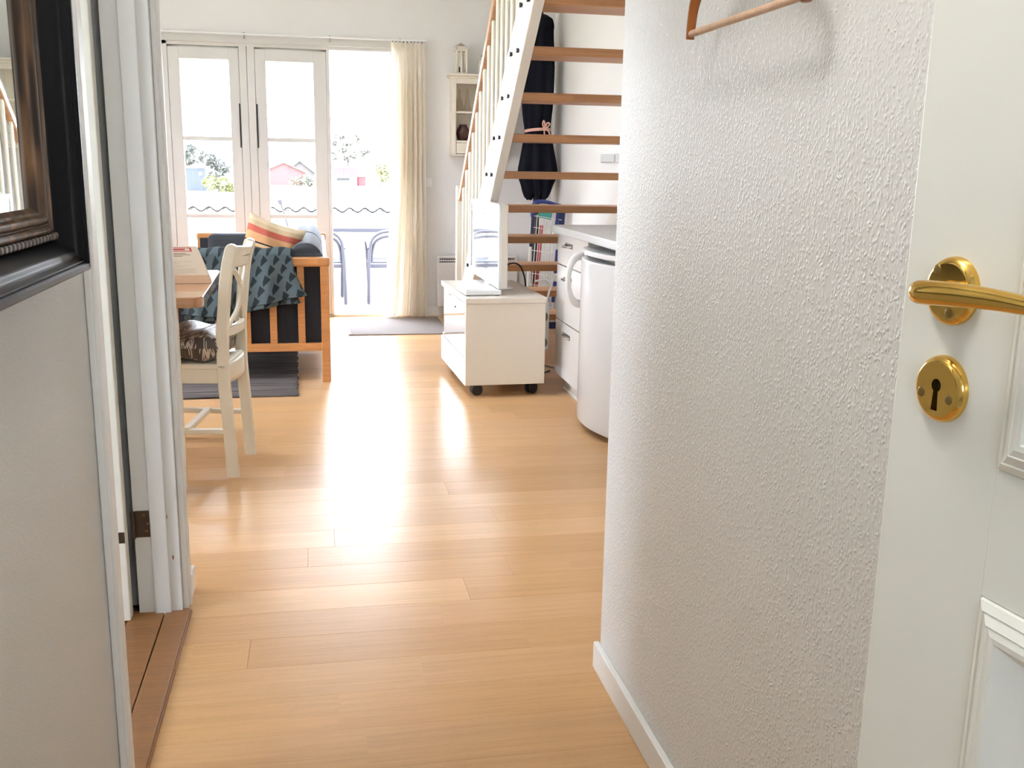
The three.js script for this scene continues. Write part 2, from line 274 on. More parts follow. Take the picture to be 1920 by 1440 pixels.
// floor of the room behind the inner door, threshold, skirtings
struct('trim_1', M(box(-0.43, -0.366, -0.004, 0.012, -2.655, -1.84, 0.004), box(-0.52, -0.432, -0.004, 0.012, -2.655, -1.84, 0.003), box(-0.368, -0.362, -0.002, 0.007, -2.655, -1.84, 0.002)), mat.wood_oak, 'dark oak threshold board in the left doorway', undefined);
{
  const fl2 = struct('floor_2'); const q = rng(77);
  for (let k = 0; k < 8; k++) part(fl2, 'plank', box(-0.62 - 0.1 * k, -0.522 - 0.1 * k, -0.01, 0.006, LEFT_END + 0.12, -0.9, 0.002), mat.wood_oak);
}
const skirt = (name, b) => struct(name, box(...b, 0.003), mat.baseW);
skirt('baseboard_right', [XR - 0.015, XR, 0, 0.068, RIGHT_END - 0.012, 0.1]);
skirt('baseboard_left', [XL, XL + 0.014, 0, 0.07, LEFT_END, -2.745]);
skirt('baseboard_back', [0.62, XK, 0, 0.075, ZB, ZB + 0.014]);
skirt('baseboard_side', [XK - 0.014, XK, 0, 0.075, ZB + 0.02, -5.4]);

// ---- inner doorway on the left: casings, lining, door leaf, hinge
{
  const t = struct('trim_2');
  const casing = (z0, z1, y1) => M(box(XL, XL + 0.014, 0, y1, z0, z1, 0.003), box(XL, XL + 0.02, 0, y1, z0 + (z1 - z0) * 0.62, z1 - 0.006, 0.004));
  part(t, 'casing', M(box(XL, XL + 0.012, 0, 2.13, -1.838, -1.763, 0.003), box(XL, XL + 0.018, 0, 2.13, -1.793, -1.768, 0.005)), mat.trim);
  part(t, 'casing', M(box(XL, XL + 0.012, 0, 2.13, -2.735, -2.66, 0.003), box(XL, XL + 0.018, 0, 2.13, -2.71, -2.69, 0.005), box(XL, XL + 0.015, 0, 2.13, -2.735, -2.722, 0.004)), mat.trim);
  part(t, 'casing', box(XL, XL + 0.016, 2.06, 2.135, -2.735, -1.763, 0.004), mat.trim);
  part(t, 'lining', M(box(XL - 0.112, XL, 0, 2.06, -2.66, -2.642, 0.001), box(XL - 0.07, XL - 0.028, 0, 2.06, -2.645, -2.632, 0.003)), mat.trim);
  part(t, 'lining', M(box(XL - 0.112, XL, 0, 2.06, -1.853, -1.835, 0.001), box(XL - 0.07, XL - 0.028, 0, 2.06, -1.863, -1.85, 0.003)), mat.trim);
  part(t, 'lining', box(XL - 0.112, XL, 2.042, 2.06, -2.645, -1.85, 0.001), mat.trim);
}
{
  const d = struct('door_1', null, null, 'pale inner door standing open into the room on the left', 'door');
  const leaf = part(d, 'door_leaf', box(-1.29, XL - 0.126, 0.012, 2.03, -2.632, -2.594, 0.003), mat.doorPaint);
  const h = part(d, 'hinge', M(box(XL - 0.108, XL - 0.062, 0.228, 0.302, -2.6425, -2.6395, 0.0012), cyl(0.006, 0.006, 0.074, 14).translate(XL - 0.112, 0.265, -2.634), box(XL - 0.142, XL - 0.127, 0.232, 0.262, -2.594, -2.591, 0.001)), mat.bronze, 'dark bronze hinge');
  for (const [y, dx] of [[0.246, 0.08], [0.266, 0.076], [0.29, 0.084]]) part(h, 'screw', cyl(0.0035, 0.0035, 0.003, 10).rotateX(Math.PI / 2).translate(XL - dx, y, -2.6385), mat.brassDark);
  const chips = [[-0.413, 0.282, 0.012], [-0.402, 0.166, 0.014]]; for (const [x, y, h2] of chips) part(d, 'paint_chip', cyl(0.0022, 0.0022, 0.0006, 9).rotateX(Math.PI / 2).scale(1, h2 / 0.0044, 1).translate(x, y, -2.6415), mat.wood_oak);
}

// ---- terrace door front in the back wall
{
  const t = struct('door_2', null, null, 'white glazed terrace door front with its right opening standing open', 'door');
  const z0 = ZB - 0.14, z1 = ZB + 0.006;
  part(t, 'door_frame', M(box(-1.12, -1.06, 0, 2.1, z0, z1), box(0.588, 0.606, 0, 2.1, z0, z1), box(-1.12, 0.606, 2.052, 2.09, z0, z1), box(-0.546, -0.49, 0, 2.06, z0, z1), box(-0.488, -0.432, 0, 2.06, z0, z1), box(0.1, 0.124, 0.0, 2.06, z0, z1), box(-1.12, 0.606, -0.02, 0.02, z0 - 0.06, z1), box(-1.07, -1.03, 0, 2.06, z0, ZB - 0.064), box(-0.575, -0.4, 0, 2.06, z0, ZB - 0.064), box(0.07, 0.12, 0, 2.06, z0, ZB - 0.064), box(-1.07, 0.11, 2.01, 2.06, z0, ZB - 0.064)), mat.frameW);
  part(t, 'head_board', M(box(-1.14, 0.63, 2.088, 2.13, ZB, ZB + 0.02, 0.003), box(-1.14, 0.63, 2.078, 2.088, ZB, ZB + 0.028, 0.002)), mat.frameW);
  const leafOf = (x0, x1, pl, pr) => {
    const y0 = 0.022, y1 = 2.04, zz0 = ZB - 0.052, zz1 = ZB + 0.003, gl = [0.2, 1.955];
    const lf = part(t, 'door_leaf', M(box(x0, pl, y0, y1, zz0, zz1), box(pr, x1, y0, y1, zz0, zz1), box(pl - 0.002, pr + 0.002, y0, gl[0], zz0, zz1), box(pl - 0.002, pr + 0.002, gl[1], y1, zz0, zz1)), mat.frameW);
    for (const y of [1.378, 0.796]) part(lf, 'glazing_bar', box(pl - 0.002, pr + 0.002, y - 0.0155, y + 0.0155, zz0 + 0.006, zz1 - 0.004, 0.004), mat.frameW);
    for (const [a, b] of [[gl[0], 0.782], [0.81, 1.364], [1.392, gl[1]]]) part(lf, 'glass_pane', box(pl - 0.004, pr + 0.004, a - 0.004, b + 0.004, zz0 + 0.024, zz0 + 0.025, 0), mat.glass);
    return lf;
  };
  const l1 = leafOf(-1.0585, -0.5475, -0.975, -0.622), l2 = leafOf(-0.4305, 0.0985, -0.35, 0.0);
  for (const [l, x] of [[l1, -0.553], [l2, -0.425]]) part(l, 'draw_bolt', box(x - 0.005, x + 0.005, 1.315, 1.64, ZB - 0.004, ZB + 0.010, 0.002), mat.dark, 'long dark bolt strip');
  // curtain rail above it
  const cr = thing('curtain_rail', 'thin white curtain rail running above the terrace doors', 'curtain rail');
  part(cr, 'rail', box(-1.16, 0.86, 2.132, 2.144, ZB + 0.045, ZB + 0.068, 0.004), mat.whiteP);
  for (const x of [-0.5, 0.13, 0.66]) part(cr, 'bracket', M(box(x - 0.006, x + 0.006, 2.108, 2.148, ZB + 0.02, ZB + 0.026, 0.002), box(x - 0.006, x + 0.006, 2.144, 2.15, ZB + 0.02, ZB + 0.066, 0.002)), mat.steel);
  for (let k = 0; k < 9; k++) part(cr, 'glider', box(0.6 + 0.028 * k, 0.606 + 0.028 * k, 2.118, 2.134, ZB + 0.052, ZB + 0.06, 0.001), mat.bronze);
}
{ // curtain: pinch-pleated cloth drawn to the right of the opening
  const q = rng(15), nf = 15, cen = [], amp = [], low = [];
  for (let k = 0; k <= nf; k++) { cen.push((k + 0.55 * (q() - 0.5)) / nf); amp.push(0.55 + 0.9 * q()); low.push((q() - 0.5) * 0.05); }
  const f = (u, v) => {
    const y = 2.122 - v * 2.105 - 0.012 * Math.max(0, Math.sin(u * 9)) * v;
    const spread = Math.pow(v, 2.2), xl = LERP(0.588, 0.6, Math.min(1, v * 3)) - 0.105 * spread, xr = 0.852 + 0.012 * v;
    let k = 0; while (k < nf - 1 && u > cen[k + 1] + low[k + 1] * v) k++;
    const a = cen[k] + low[k] * v, b = cen[k + 1] + low[k + 1] * v, t = Math.max(0, Math.min(1, (u - a) / (b - a)));
    const sgn = k % 2 ? -1 : 1, A = LERP(0.020, 0.046, Math.min(1, v * 2.6)), pin = v < 0.13 ? 0.5 + 0.5 * Math.abs(v - 0.075) / 0.075 : 1, w = sgn * Math.sin(Math.PI * t) ** (sgn > 0 ? 0.7 : 1.1) * (amp[k] + (v < 0.5 ? 0 : 0.25 * Math.sin(k * 3 + v * 4)));
    return [LERP(xl, xr, u) + 0.006 * Math.sin(u * 60 + v * 2) * v, y, ZB + 0.062 + 0.012 * v + A * pin * w + 0.003 * Math.sin(u * 90 + v * 7) * v + 0.02 * spread];
  };
  single('curtain', 'cream linen curtain with pinch pleats gathered right of the open terrace door', 'curtain', sheet(f, 260, 70, 1, 1), mat.curtain);
}
// ---------------------------------------------------------------- back wall things
{
  const s = thing('light_switch', 'small white switch plate on the wall right of the curtain', 'switch', [0.886, 1.073, ZB]);
  part(s, 'plate', box(-0.026, 0.026, -0.034, 0.034, 0, 0.009, 0.003), mat.whiteP);
  part(s, 'rocker', box(-0.018, 0.018, -0.026, 0.026, 0.007, 0.012, 0.002), mat.whiteP);
}
{ // wall heater with two rows of vents
  const h = thing('wall_heater', 'white electric wall heater with two rows of vents under the switch', 'heater', [1.272, 0.292, ZB + 0.02]);
  part(h, 'body', M(box(-0.33, 0.33, -0.205, 0.15, 0, 0.07, 0.006), box(-0.33, 0.33, 0.185, 0.205, 0, 0.07, 0.006), box(-0.33, -0.312, 0.14, 0.2, 0, 0.07, 0.004), box(0.312, 0.33, 0.14, 0.2, 0, 0.07, 0.004), box(-0.32, 0.32, 0.162, 0.17, 0.05, 0.069, 0.002), box(-0.3, 0.3, -0.1, 0.1, -0.02, 0.01, 0)), mat.wall);
  part(h, 'vent_back', box(-0.312, 0.312, 0.145, 0.19, 0.02, 0.05, 0), mat.black);
  const fins = []; for (let k = 0; k < 44; k++) fins.push(box(-0.307 + k * 0.0143, -0.3035 + k * 0.0143, 0.148, 0.188, 0.05, 0.062, 0));
  part(h, 'vent_grille', M(fins), mat.wall).userData.kind = 'stuff';
}
// small wall shelf
{
  const x0 = 1.05, x1 = 1.46, y0 = 1.285, y1 = 1.875, z0 = ZB, z1 = ZB + 0.15, W = std({ color: C(0.80, 0.73, 0.61), roughness: 0.5 });
  const s = thing('wall_shelf', 'cream wooden wall shelf with moulded cornice hanging behind the stair rail', 'shelf');
  part(s, 'side_panel', box(x0, x0 + 0.022, y0, y1, z0, z1), W); part(s, 'side_panel', box(x1 - 0.022, x1, y0, y1, z0, z1), W);
  part(s, 'back_panel', box(x0 + 0.02, x1 - 0.02, y0 + 0.01, y1 - 0.01, z0, z0 + 0.008, 0), W);
  part(s, 'cornice', M(box(x0 - 0.026, x1 + 0.026, y1 + 0.008, y1 + 0.024, z0, z1 + 0.026, 0.004), box(x0 - 0.014, x1 + 0.014, y1 - 0.01, y1 + 0.009, z0, z1 + 0.014, 0.006)), W);
  part(s, 'fascia', box(x0 + 0.01, x1 - 0.01, y1 - 0.05, y1 - 0.004, z1 - 0.014, z1 + 0.003), W);
  part(s, 'stile', box(x0, x0 + 0.034, y0, y1 - 0.008, z1 - 0.006, z1 + 0.006), W); part(s, 'stile', box(x1 - 0.034, x1, y0, y1 - 0.008, z1 - 0.006, z1 + 0.006), W);
  for (const y of [1.613, 1.392]) part(s, 'shelf_board', box(x0 + 0.02, x1 - 0.02, y - 0.008, y + 0.008, z0, z1), W);
  const dr = part(s, 'drawer', box(x0 + 0.036, x1 - 0.036, 1.3, 1.382, z0 + 0.02, z1 + 0.002, 0.003), W);
  part(dr, 'knob', new THREE.SphereGeometry(0.011, 16, 12).translate((x0 + x1) / 2 - 0.07, 1.342, z1 + 0.008), W);
  part(s, 'bottom_board', box(x0, x1, y0 - 0.004, y0 + 0.012, z0, z1 + 0.006), W);
  // lanterns on top
  const lantern = (name, label, x, h, w, roof) => {
    const y = y1 + 0.024, z = ZB + 0.085, g = thing(name, label, 'lantern', [x, y, z]);
    part(g, 'base', box(-w / 2, w / 2, 0, 0.012, -w / 2, w / 2), W);
    const hb = h * 0.72, tp = w * 0.4;
    for (const sx of [-1, 1]) for (const sz of [-1, 1]) part(g, 'post', bar([sx * (w / 2 - 0.006), 0.012, sz * (w / 2 - 0.006)], [sx * tp, hb, sz * tp], 0.015, 0.015, 0.002), W);
    for (const sx of [-1, 1]) part(g, 'mullion', bar([0, 0.012, sx * (w / 2 - 0.006)], [0, hb, sx * tp], 0.014, 0.01, 0.002), W);
    part(g, 'collar', M(box(-w * 0.5, w * 0.5, hb, hb + 0.008, -w * 0.5, w * 0.5, 0.002), box(-w * 0.36, w * 0.36, hb + 0.004, h * 0.9, -w * 0.36, w * 0.36, 0.003)), W);
    part(g, 'railing', M([-1, 1].flatMap((s) => [box(-w * 0.5, w * 0.5, hb + 0.03, hb + 0.034, s * w * 0.49 - 0.002, s * w * 0.49 + 0.002, 0), box(s * w * 0.49 - 0.002, s * w * 0.49 + 0.002, hb + 0.03, hb + 0.034, -w * 0.5, w * 0.5, 0), box(s * w * 0.47 - 0.002, s * w * 0.47 + 0.002, hb, hb + 0.034, w * 0.45, w * 0.49, 0)])), W);
    part(g, 'roof', new THREE.ConeGeometry(w * 0.52, h * 0.12, 8).translate(0, h * 0.945, 0), roof);
    part(g, 'candle', cyl(0.014, 0.014, 0.045, 14).translate(0, 0.034, 0), mat.dark);
    return g;
  };
  lantern('lantern', 'tall cream wooden lighthouse lantern standing on top of the wall shelf', 1.125, 0.235, 0.092, std({ color: C(0.42, 0.38, 0.28), roughness: 0.5 }));
  const l2 = lantern('lantern', 'short white lantern with a dark top ring beside the stair rail', 1.30, 0.13, 0.07, W);
  part(l2, 'ring', new THREE.TorusGeometry(0.01, 0.003, 8, 18).translate(0, 0.142, 0), mat.bronze);
  // bottles, vase, ornament
  const gm = new THREE.MeshPhysicalMaterial({ color: C(0.95, 0.93, 0.89), roughness: 0.03, transmission: 1, thickness: 0, ior: 1.45 });
  single('bottle', 'clear round-bellied glass bottle, left of the two on the shelf', 'bottle', lathe([[0.0, 0], [0.03, 0], [0.033, 0.012], [0.034, 0.05], [0.026, 0.085], [0.011, 0.12], [0.009, 0.165], [0.011, 0.17], [0.007, 0.17], [0.006, 0.12], [0.022, 0.084], [0.03, 0.05], [0.029, 0.012], [0, 0.008]]).translate(1.118, 1.621, ZB + 0.07), gm);
  single('bottle', 'clear conical glass bottle with a narrow neck, right of the two on the shelf', 'bottle', lathe([[0.0, 0], [0.036, 0], [0.036, 0.012], [0.024, 0.06], [0.013, 0.11], [0.01, 0.165], [0.012, 0.172], [0.008, 0.172], [0.007, 0.166], [0.01, 0.11], [0.02, 0.06], [0.032, 0.013], [0, 0.009]]).translate(1.182, 1.621, ZB + 0.07), gm);
  single('vase', 'dark brown glazed pot with a narrow mouth on the lower shelf', 'vase', lathe([[0, 0], [0.034, 0], [0.05, 0.03], [0.056, 0.055], [0.049, 0.085], [0.031, 0.112], [0.029, 0.118], [0.034, 0.124], [0.027, 0.124], [0.024, 0.115], [0.04, 0.085], [0.048, 0.055], [0.042, 0.03], [0, 0.01]]).translate(1.15, 1.4, ZB + 0.07), std({ color: C(0.075, 0.028, 0.02), roughness: 0.18 }));
  const orn = thing('ornament', 'small dark flower ornament on the shelf beside the glass bottles', 'ornament', [1.262, 1.621, ZB + 0.08]);
  part(orn, 'stem', cyl(0.003, 0.005, 0.07, 8).translate(0, 0.035, 0), mat.bronze);
  part(orn, 'bloom', M([0, 1, 2, 3, 4].map((k) => new THREE.SphereGeometry(0.014, 10, 8).scale(1.2, 0.6, 0.6).translate(0.016, 0, 0).rotateZ(k * 1.2566)).concat(new THREE.SphereGeometry(0.01, 10, 8))).translate(0, 0.078, 0.004), mat.navy);
  part(orn, 'foot', cyl(0.02, 0.022, 0.006, 16).translate(0, 0.003, 0), mat.bronze);
}

// ---------------------------------------------------------------- staircase
{
  const st = thing('staircase', 'open-tread staircase with a cream stringer, beech treads and slim balusters', 'staircase');
  const rise = 0.197, run = 0.235, zk = (k) => -5.58 + run * (k - 6), sl = rise / run, yAt = (z) => 1.33 + (z + 5.51) * sl;
  const stringer = (x0, x1) => {
    const h = 0.168, sh = new THREE.Shape(), zb = -7.1 - h / sl, zt = -3.8;     // in (z, y)
    const p = [[-5.51 - (1.33 + h) / sl + 0.0, 0], [-5.51 - (1.33 - h) / sl, 0], [zt, yAt(zt) - h], [zt, yAt(zt) + h]];
    sh.moveTo(p[0][0], p[0][1]); for (const q of p.slice(1)) sh.lineTo(q[0], q[1]); sh.closePath();
    const g = new THREE.ExtrudeGeometry(sh, { depth: x1 - x0 - 0.006, bevelEnabled: true, bevelThickness: 0.003, bevelSize: 0.003, bevelSegments: 1 });
    g.rotateY(-Math.PI / 2); g.translate(x1 - 0.003, 0, 0);      // z -> x
    return uvm(g);
  };
  const s1 = part(st, 'stringer', stringer(0.972, 1.022), mat.stringer);
  part(st, 'stringer', stringer(1.835, 1.885), mat.stringer);
  for (let k = 1; k <= 12; k++) {
    const z = zk(k), y = rise * k, q = rng(k + 40);
    const g = box(1.012, 1.845, y - 0.041, y, z - 0.25, z, 0.004); const u = g.attributes.uv; for (let i = 0; i < u.count; i++) u.setXY(i, u.getX(i) * 0.8 + q() * 0 + k * 0.37, u.getY(i) * 1.6 + k * 0.21);
    part(st, 'tread', g, mat.tread);
    if (k > 1) for (const dz of [-0.035, -0.205]) part(s1, 'bolt', cyl(0.010, 0.0125, 0.014, 16).rotateZ(-Math.PI / 2).translate(0.966, y - 0.02, z + dz), mat.black);
  }
  // handrail, newel post, balusters
  const rail = (z) => 1.335 + (z + 6.635) * sl;
  const zr0 = -7.06, zr1 = -3.9;
  part(st, 'handrail', bar([1.003, rail(zr0), zr0], [1.003, rail(zr1), zr1], 0.044, 0.05, 0.01), mat.rail);
  part(st, 'newel_post', M(box(0.975, 1.033, 0, 1.062, -7.15, -7.085, 0.006), box(0.978, 1.03, 1.058, 1.068, -7.146, -7.089, 0.005)), mat.baluster);
  const bt = []; for (let z = -6.93; z < -3.95; z += 0.1405) part(st, 'baluster', uvm(cyl(0.0125, 0.0125, rail(z) - 0.018 - Math.max(0.02, yAt(z) + 0.12), 12).translate(1.003, (rail(z) - 0.018 + Math.max(0.02, yAt(z) + 0.12)) / 2, z)), mat.baluster);
}

// ---------------------------------------------------------------- parasol leaning in the corner under the stairs
{
  const p = thing('parasol', 'folded dark navy parasol tied with a pink ribbon in the corner', 'parasol', [1.70, 0, -7.78]);
  part(p, 'pole', cyl(0.026, 0.026, 2.42, 18).translate(0, 1.21, 0), std({ color: C(0.022, 0.018, 0.018), roughness: 0.4 }));
  const prof = [[0.985, 0.06], [1.0, 0.085], [1.03, 0.1], [1.08, 0.116], [1.14, 0.14], [1.2, 0.137], [1.3, 0.12], [1.4, 0.103], [1.47, 0.092], [1.5, 0.09], [1.56, 0.098], [1.66, 0.108], [1.8, 0.112], [1.96, 0.11], [2.12, 0.1], [2.22, 0.094], [2.26, 0.098], [2.31, 0.088], [2.335, 0.05], [2.34, 0.026]];
  const f = (u, v) => {
    const k = v * (prof.length - 1), i = Math.min(prof.length - 2, Math.floor(k)), t = Math.max(0, k - i), y = LERP(prof[i][0], prof[i + 1][0], t), r = LERP(prof[i][1], prof[i + 1][1], t), a = u * 2 * Math.PI;
    const fold = 1 + 0.13 * Math.cos(8 * a + 1.2 * Math.sin(v * 5)) * (v < 0.95 ? 1 : 0.3) + 0.06 * Math.sin(5 * a + v * 9);
    const X = Math.cos(a) * r * fold;
    return [X < 0 ? X * (1 + 0.1 * Math.max(0, 1.35 - y)) : X, y - (v < 0.15 ? 0.035 * (0.5 + 0.5 * Math.cos(8 * a)) * (1 - v / 0.15) : 0), -Math.sin(a) * r * fold * 0.8];
  };
  part(p, 'canopy', slab(f, 128, 60, 0.004), mat.navy);
  const rb = part(p, 'ribbon', M(sheet((u, v) => { const a = u * 2 * Math.PI; return [Math.cos(a) * 0.103, 1.47 + v * 0.022 + 0.012 * Math.sin(a + 2.6), -Math.sin(a) * 0.09]; }, 60, 2)), mat.pink, 'pink ribbon');
  part(rb, 'bow', M(tube([[0.03, 1.49, 0.1], [0.015, 1.53, 0.11], [0.022, 1.555, 0.11], [0.032, 1.53, 0.112], [0.03, 1.49, 0.1]], 0.006, 30, 8), tube([[0.03, 1.49, 0.1], [0.055, 1.54, 0.11], [0.07, 1.53, 0.11], [0.05, 1.505, 0.11], [0.03, 1.49, 0.1]], 0.006, 30, 8), tube([[0.03, 1.49, 0.1], [0.03, 1.45, 0.112], [0.034, 1.39, 0.118]], 0.006, 20, 8), tube([[0.03, 1.49, 0.1], [0.06, 1.48, 0.108], [0.075, 1.45, 0.1]], 0.006, 20, 8)), mat.pink);
}
// folded clothes airer beside it
{
  const a = thing('clothes_airer', 'folded clothes airer of white wires with blue plastic corners under the stairs', 'airer', [1.70, 0, -7.36], 0.12);
  a.rotation.x = -0.06;
  const blue = std({ color: C(0.02, 0.035, 0.2), roughness: 0.4 }), white = std({ color: C(0.85, 0.84, 0.8), roughness: 0.4 }), red = std({ color: C(0.5, 0.05, 0.05), roughness: 0.5 }), teal = std({ color: C(0.05, 0.32, 0.27), roughness: 0.5 });
  const tilt = (x, y) => x + (0.95 - y) * -0.07;
  const P = (x, y, z) => [tilt(x, y), y, z];
  part(a, 'frame', M(tube([P(-0.1, 0.02, 0.01), P(-0.1, 0.9, 0.01), P(-0.08, 0.945, 0.01), P(0.13, 0.925, 0.01), P(0.15, 0.88, 0.01), P(0.15, 0.02, 0.01)], 0.008, 80, 8), bar(P(-0.1, 0.1, 0.01), P(0.15, 0.1, 0.01), 0.012, 0.012)), white);
  part(a, 'corner_cover', sweep([P(-0.108, 0.84, 0.016), P(-0.105, 0.925, 0.016), P(-0.07, 0.955, 0.016), P(0.14, 0.925, 0.016)], [[0.014, 0.014], [0.018, 0.018], [0.018, 0.018], [0.008, 0.008]], [0, 0, 1]), blue);
  part(a, 'side_cover', bar(P(-0.106, 0.62, 0.016), P(-0.104, 0.86, 0.016), 0.022, 0.022, 0.006), std({ color: C(0.015, 0.018, 0.06), roughness: 0.5 }));
  part(a, 'side_cover', bar(P(0.08, 0.74, 0.035), P(0.085, 0.92, 0.035), 0.022, 0.02, 0.006), blue);
  part(a, 'side_cover', bar(P(0.125, 0.76, 0.02), P(0.125, 0.9, 0.02), 0.045, 0.016, 0.004), std({ color: C(0.012, 0.022, 0.1), roughness: 0.4 }));
  part(a, 'side_cover', bar(P(0.1, 0.42, 0.04), P(0.103, 0.6, 0.04), 0.026, 0.024, 0.008), blue); part(a, 'side_cover', bar(P(0.1, 0.2, 0.04), P(0.103, 0.36, 0.04), 0.026, 0.024, 0.008), blue);
  part(a, 'foot', box(0.02, 0.11, 0.0, 0.05, 0.0, 0.05), std({ color: C(0.012, 0.015, 0.08), roughness: 0.4 }));
  part(a, 'top_clip', bar(P(-0.07, 0.865, 0.03), P(0.04, 0.845, 0.03), 0.05, 0.012, 0.004), teal);
  for (let k = 0; k < 10; k++) { const x = -0.078 + 0.0225 * k; part(a, 'wire', bar(P(x, 0.04, 0.026), P(x + 0.004, 0.86 - 0.01 * k, 0.026), 0.0055, 0.0055, 0.001), white); }
  for (let k = 0; k < 9; k++) { const y = 0.14 + 0.085 * k; part(a, 'wire', bar(P(-0.1, y + 0.03, 0.036), P(0.12, y, 0.036), 0.005, 0.005, 0.001), white); }
  for (const x of [-0.052, -0.036]) part(a, 'red_wire', bar(P(x, 0.06, 0.03), P(x + 0.008, 0.78, 0.03), 0.009, 0.009, 0.001), red);
}
// things on the side wall
{
  const w = thing('wall_panel', 'flat white panel low on the side wall beyond the worktop', 'panel', [XK, 0.66, -6.55]);
  part(w, 'panel', box(-0.05, 0, -0.14, 0.27, -0.62, 0.42, 0.006), mat.whiteP); part(w, 'slot', box(-0.0515, -0.04, 0.2, 0.235, 0.31, 0.33, 0.001), mat.steel);
  const g = thing('switch_box', 'light grey box on the white wall behind the stair treads', 'box', [XK, 1.27, -6.3]);
  const gm = std({ color: C(0.5, 0.5, 0.49), roughness: 0.5 }); part(g, 'cover', box(-0.03, 0, -0.028, 0.028, -0.24, 0.24, 0.004), gm); part(g, 'lid', box(-0.036, -0.028, -0.022, 0.022, -0.22, 0.1, 0.002), gm);
}

// ---------------------------------------------------------------- television on its stand
{
  const t = thing('television_stand', 'white television stand on black castors with a glass front', 'stand', [0.754, 0, -5.10], 0.033);   // near left corner; x: depth, -z: length
  const Wd = 0.43, L = 0.82, y0 = 0.068, y1 = 0.535;
  part(t, 'end_panel', box(-0.003, Wd, y0, y1 - 0.03, -0.018, 0, 0.003), mat.standW); part(t, 'end_panel', box(0.012, Wd, y0, y1 - 0.03, -L, -L + 0.018, 0.003), mat.standW);
  part(t, 'top_board', box(-0.004, Wd + 0.006, y1 - 0.03, y1, -L - 0.006, 0.006, 0.004), mat.standW);
  part(t, 'bottom_board', box(0.014, Wd, y0, y0 + 0.018, -L + 0.016, -0.016, 0.001), mat.standW);
  part(t, 'shelf', box(0.002, Wd, 0.212, 0.228, -L + 0.016, -0.016, 0.001), mat.standW);
  part(t, 'back_panel', box(Wd - 0.008, Wd, y0, y1 - 0.03, -L + 0.01, -0.01, 0), mat.standW);
  const drawer = (za, zb) => part(t, 'drawer_front', box(-0.004, 0.014, y0 - 0.002, 0.208, za, zb, 0.003), mat.standGloss);
  drawer(-L + 0.003, -0.432); drawer(-0.426, -0.0185);
  part(t, 'glass_door', box(-0.002, 0.004, 0.216, y1 - 0.034, -L + 0.10, -0.0185, 0.001), new THREE.MeshPhysicalMaterial({ color: C(0.62, 0.56, 0.5), roughness: 0.03, clearcoat: 1, clearcoatRoughness: 0.02 }), 'glossy glass door');
  part(t, 'side_lining', box(0.05, 0.06, 0.228, y1 - 0.03, -L + 0.02, -0.02, 0), std({ color: C(0.16, 0.09, 0.06), roughness: 0.6 }));
  part(t, 'catch', box(-0.006, 0.0, 0.225, 0.236, -L + 0.102, -L + 0.112, 0.001), mat.steel);
  part(t, 'lock', box(-0.006, -0.001, 0.44, 0.452, -0.33, -0.322, 0.001), mat.dark);
  for (const [x, z] of [[0.07, -0.075], [0.375, -0.075], [0.07, -L + 0.06], [0.375, -L + 0.06]]) {
    const c = part(t, 'castor', M([-1, 1].map((s) => lathe([[0, -0.009], [0.028, -0.009], [0.032, -0.004], [0.032, 0.006], [0.026, 0.011], [0, 0.012]], 24).rotateX(Math.PI / 2).translate(0, 0.0325, s * 0.014)).concat(cyl(0.014, 0.016, 0.04, 16).translate(0, 0.05, 0))).rotateY(x > 0.2 ? 0.55 : 0.12).translate(x, 0, z), mat.black);
    part(c, 'plate', box(x - 0.022, x + 0.022, y0 - 0.004, y0, z - 0.022, z + 0.022, 0.001), mat.steel);
  }
  // television, turned to face the sofa
  const tv = thing('television', 'flat white-framed television on the stand with a bright window reflected', 'television', [0.946, 0.535, -5.2], 0.018);
  const Lt = 0.90, b0 = 0.035, b1 = 0.478;
  part(tv, 'back_cover', M(box(0.008, 0.044, b0, b1, -Lt, 0, 0.006), box(0.03, 0.07, b0 + 0.06, b1 - 0.08, -Lt + 0.15, -0.15, 0.012)), mat.tvCase);
  part(tv, 'bezel', M(box(-0.006, 0.012, b1 - 0.022, b1, -Lt, 0, 0.003), box(-0.006, 0.012, b0, b0 + 0.04, -Lt, 0, 0.004), box(-0.006, 0.012, b0, b1, -Lt, -Lt + 0.02, 0.003), box(-0.006, 0.012, b0, b1, -0.02, 0, 0.003)), mat.tvBezel);
  part(tv, 'screen', box(-0.001, 0.009, b0 + 0.036, b1 - 0.018, -Lt + 0.016, -0.016, 0), mat.screen, 'glossy dark screen');
  part(tv, 'foot', M(box(-0.09, 0.13, 0, 0.012, -Lt / 2 - 0.2, -Lt / 2 + 0.2, 0.005), box(0.015, 0.045, 0.008, b0 + 0.04, -Lt / 2 - 0.06, -Lt / 2 + 0.06, 0.004)), mat.tvBezel);
  const bx = thing('set_top_box', 'flat white box lying on the stand before the television', 'box', [0.852, 0.535, -5.30], 0.05);
  part(bx, 'case', box(-0.095, 0.1, 0.004, 0.03, -0.11, 0.11, 0.004), mat.tvBezel); part(bx, 'cover', box(-0.09, 0.06, 0.028, 0.034, -0.1, 0.09, 0.002), mat.whiteP); part(bx, 'feet', M(box(-0.09, -0.07, 0, 0.005, -0.1, 0.1, 0), box(0.07, 0.09, 0, 0.005, -0.1, 0.1, 0)), mat.dark);
  single('cable', 'black cable looping down behind the television', 'cable', tube([[1.025, 0.62, -5.6], [1.07, 0.66, -5.62], [1.14, 0.655, -5.66], [1.185, 0.58, -5.7], [1.2, 0.4, -5.7], [1.22, 0.12, -5.66], [1.3, 0.006, -5.7], [1.36, 0.006, -5.74]], 0.005, 90, 8), mat.black);
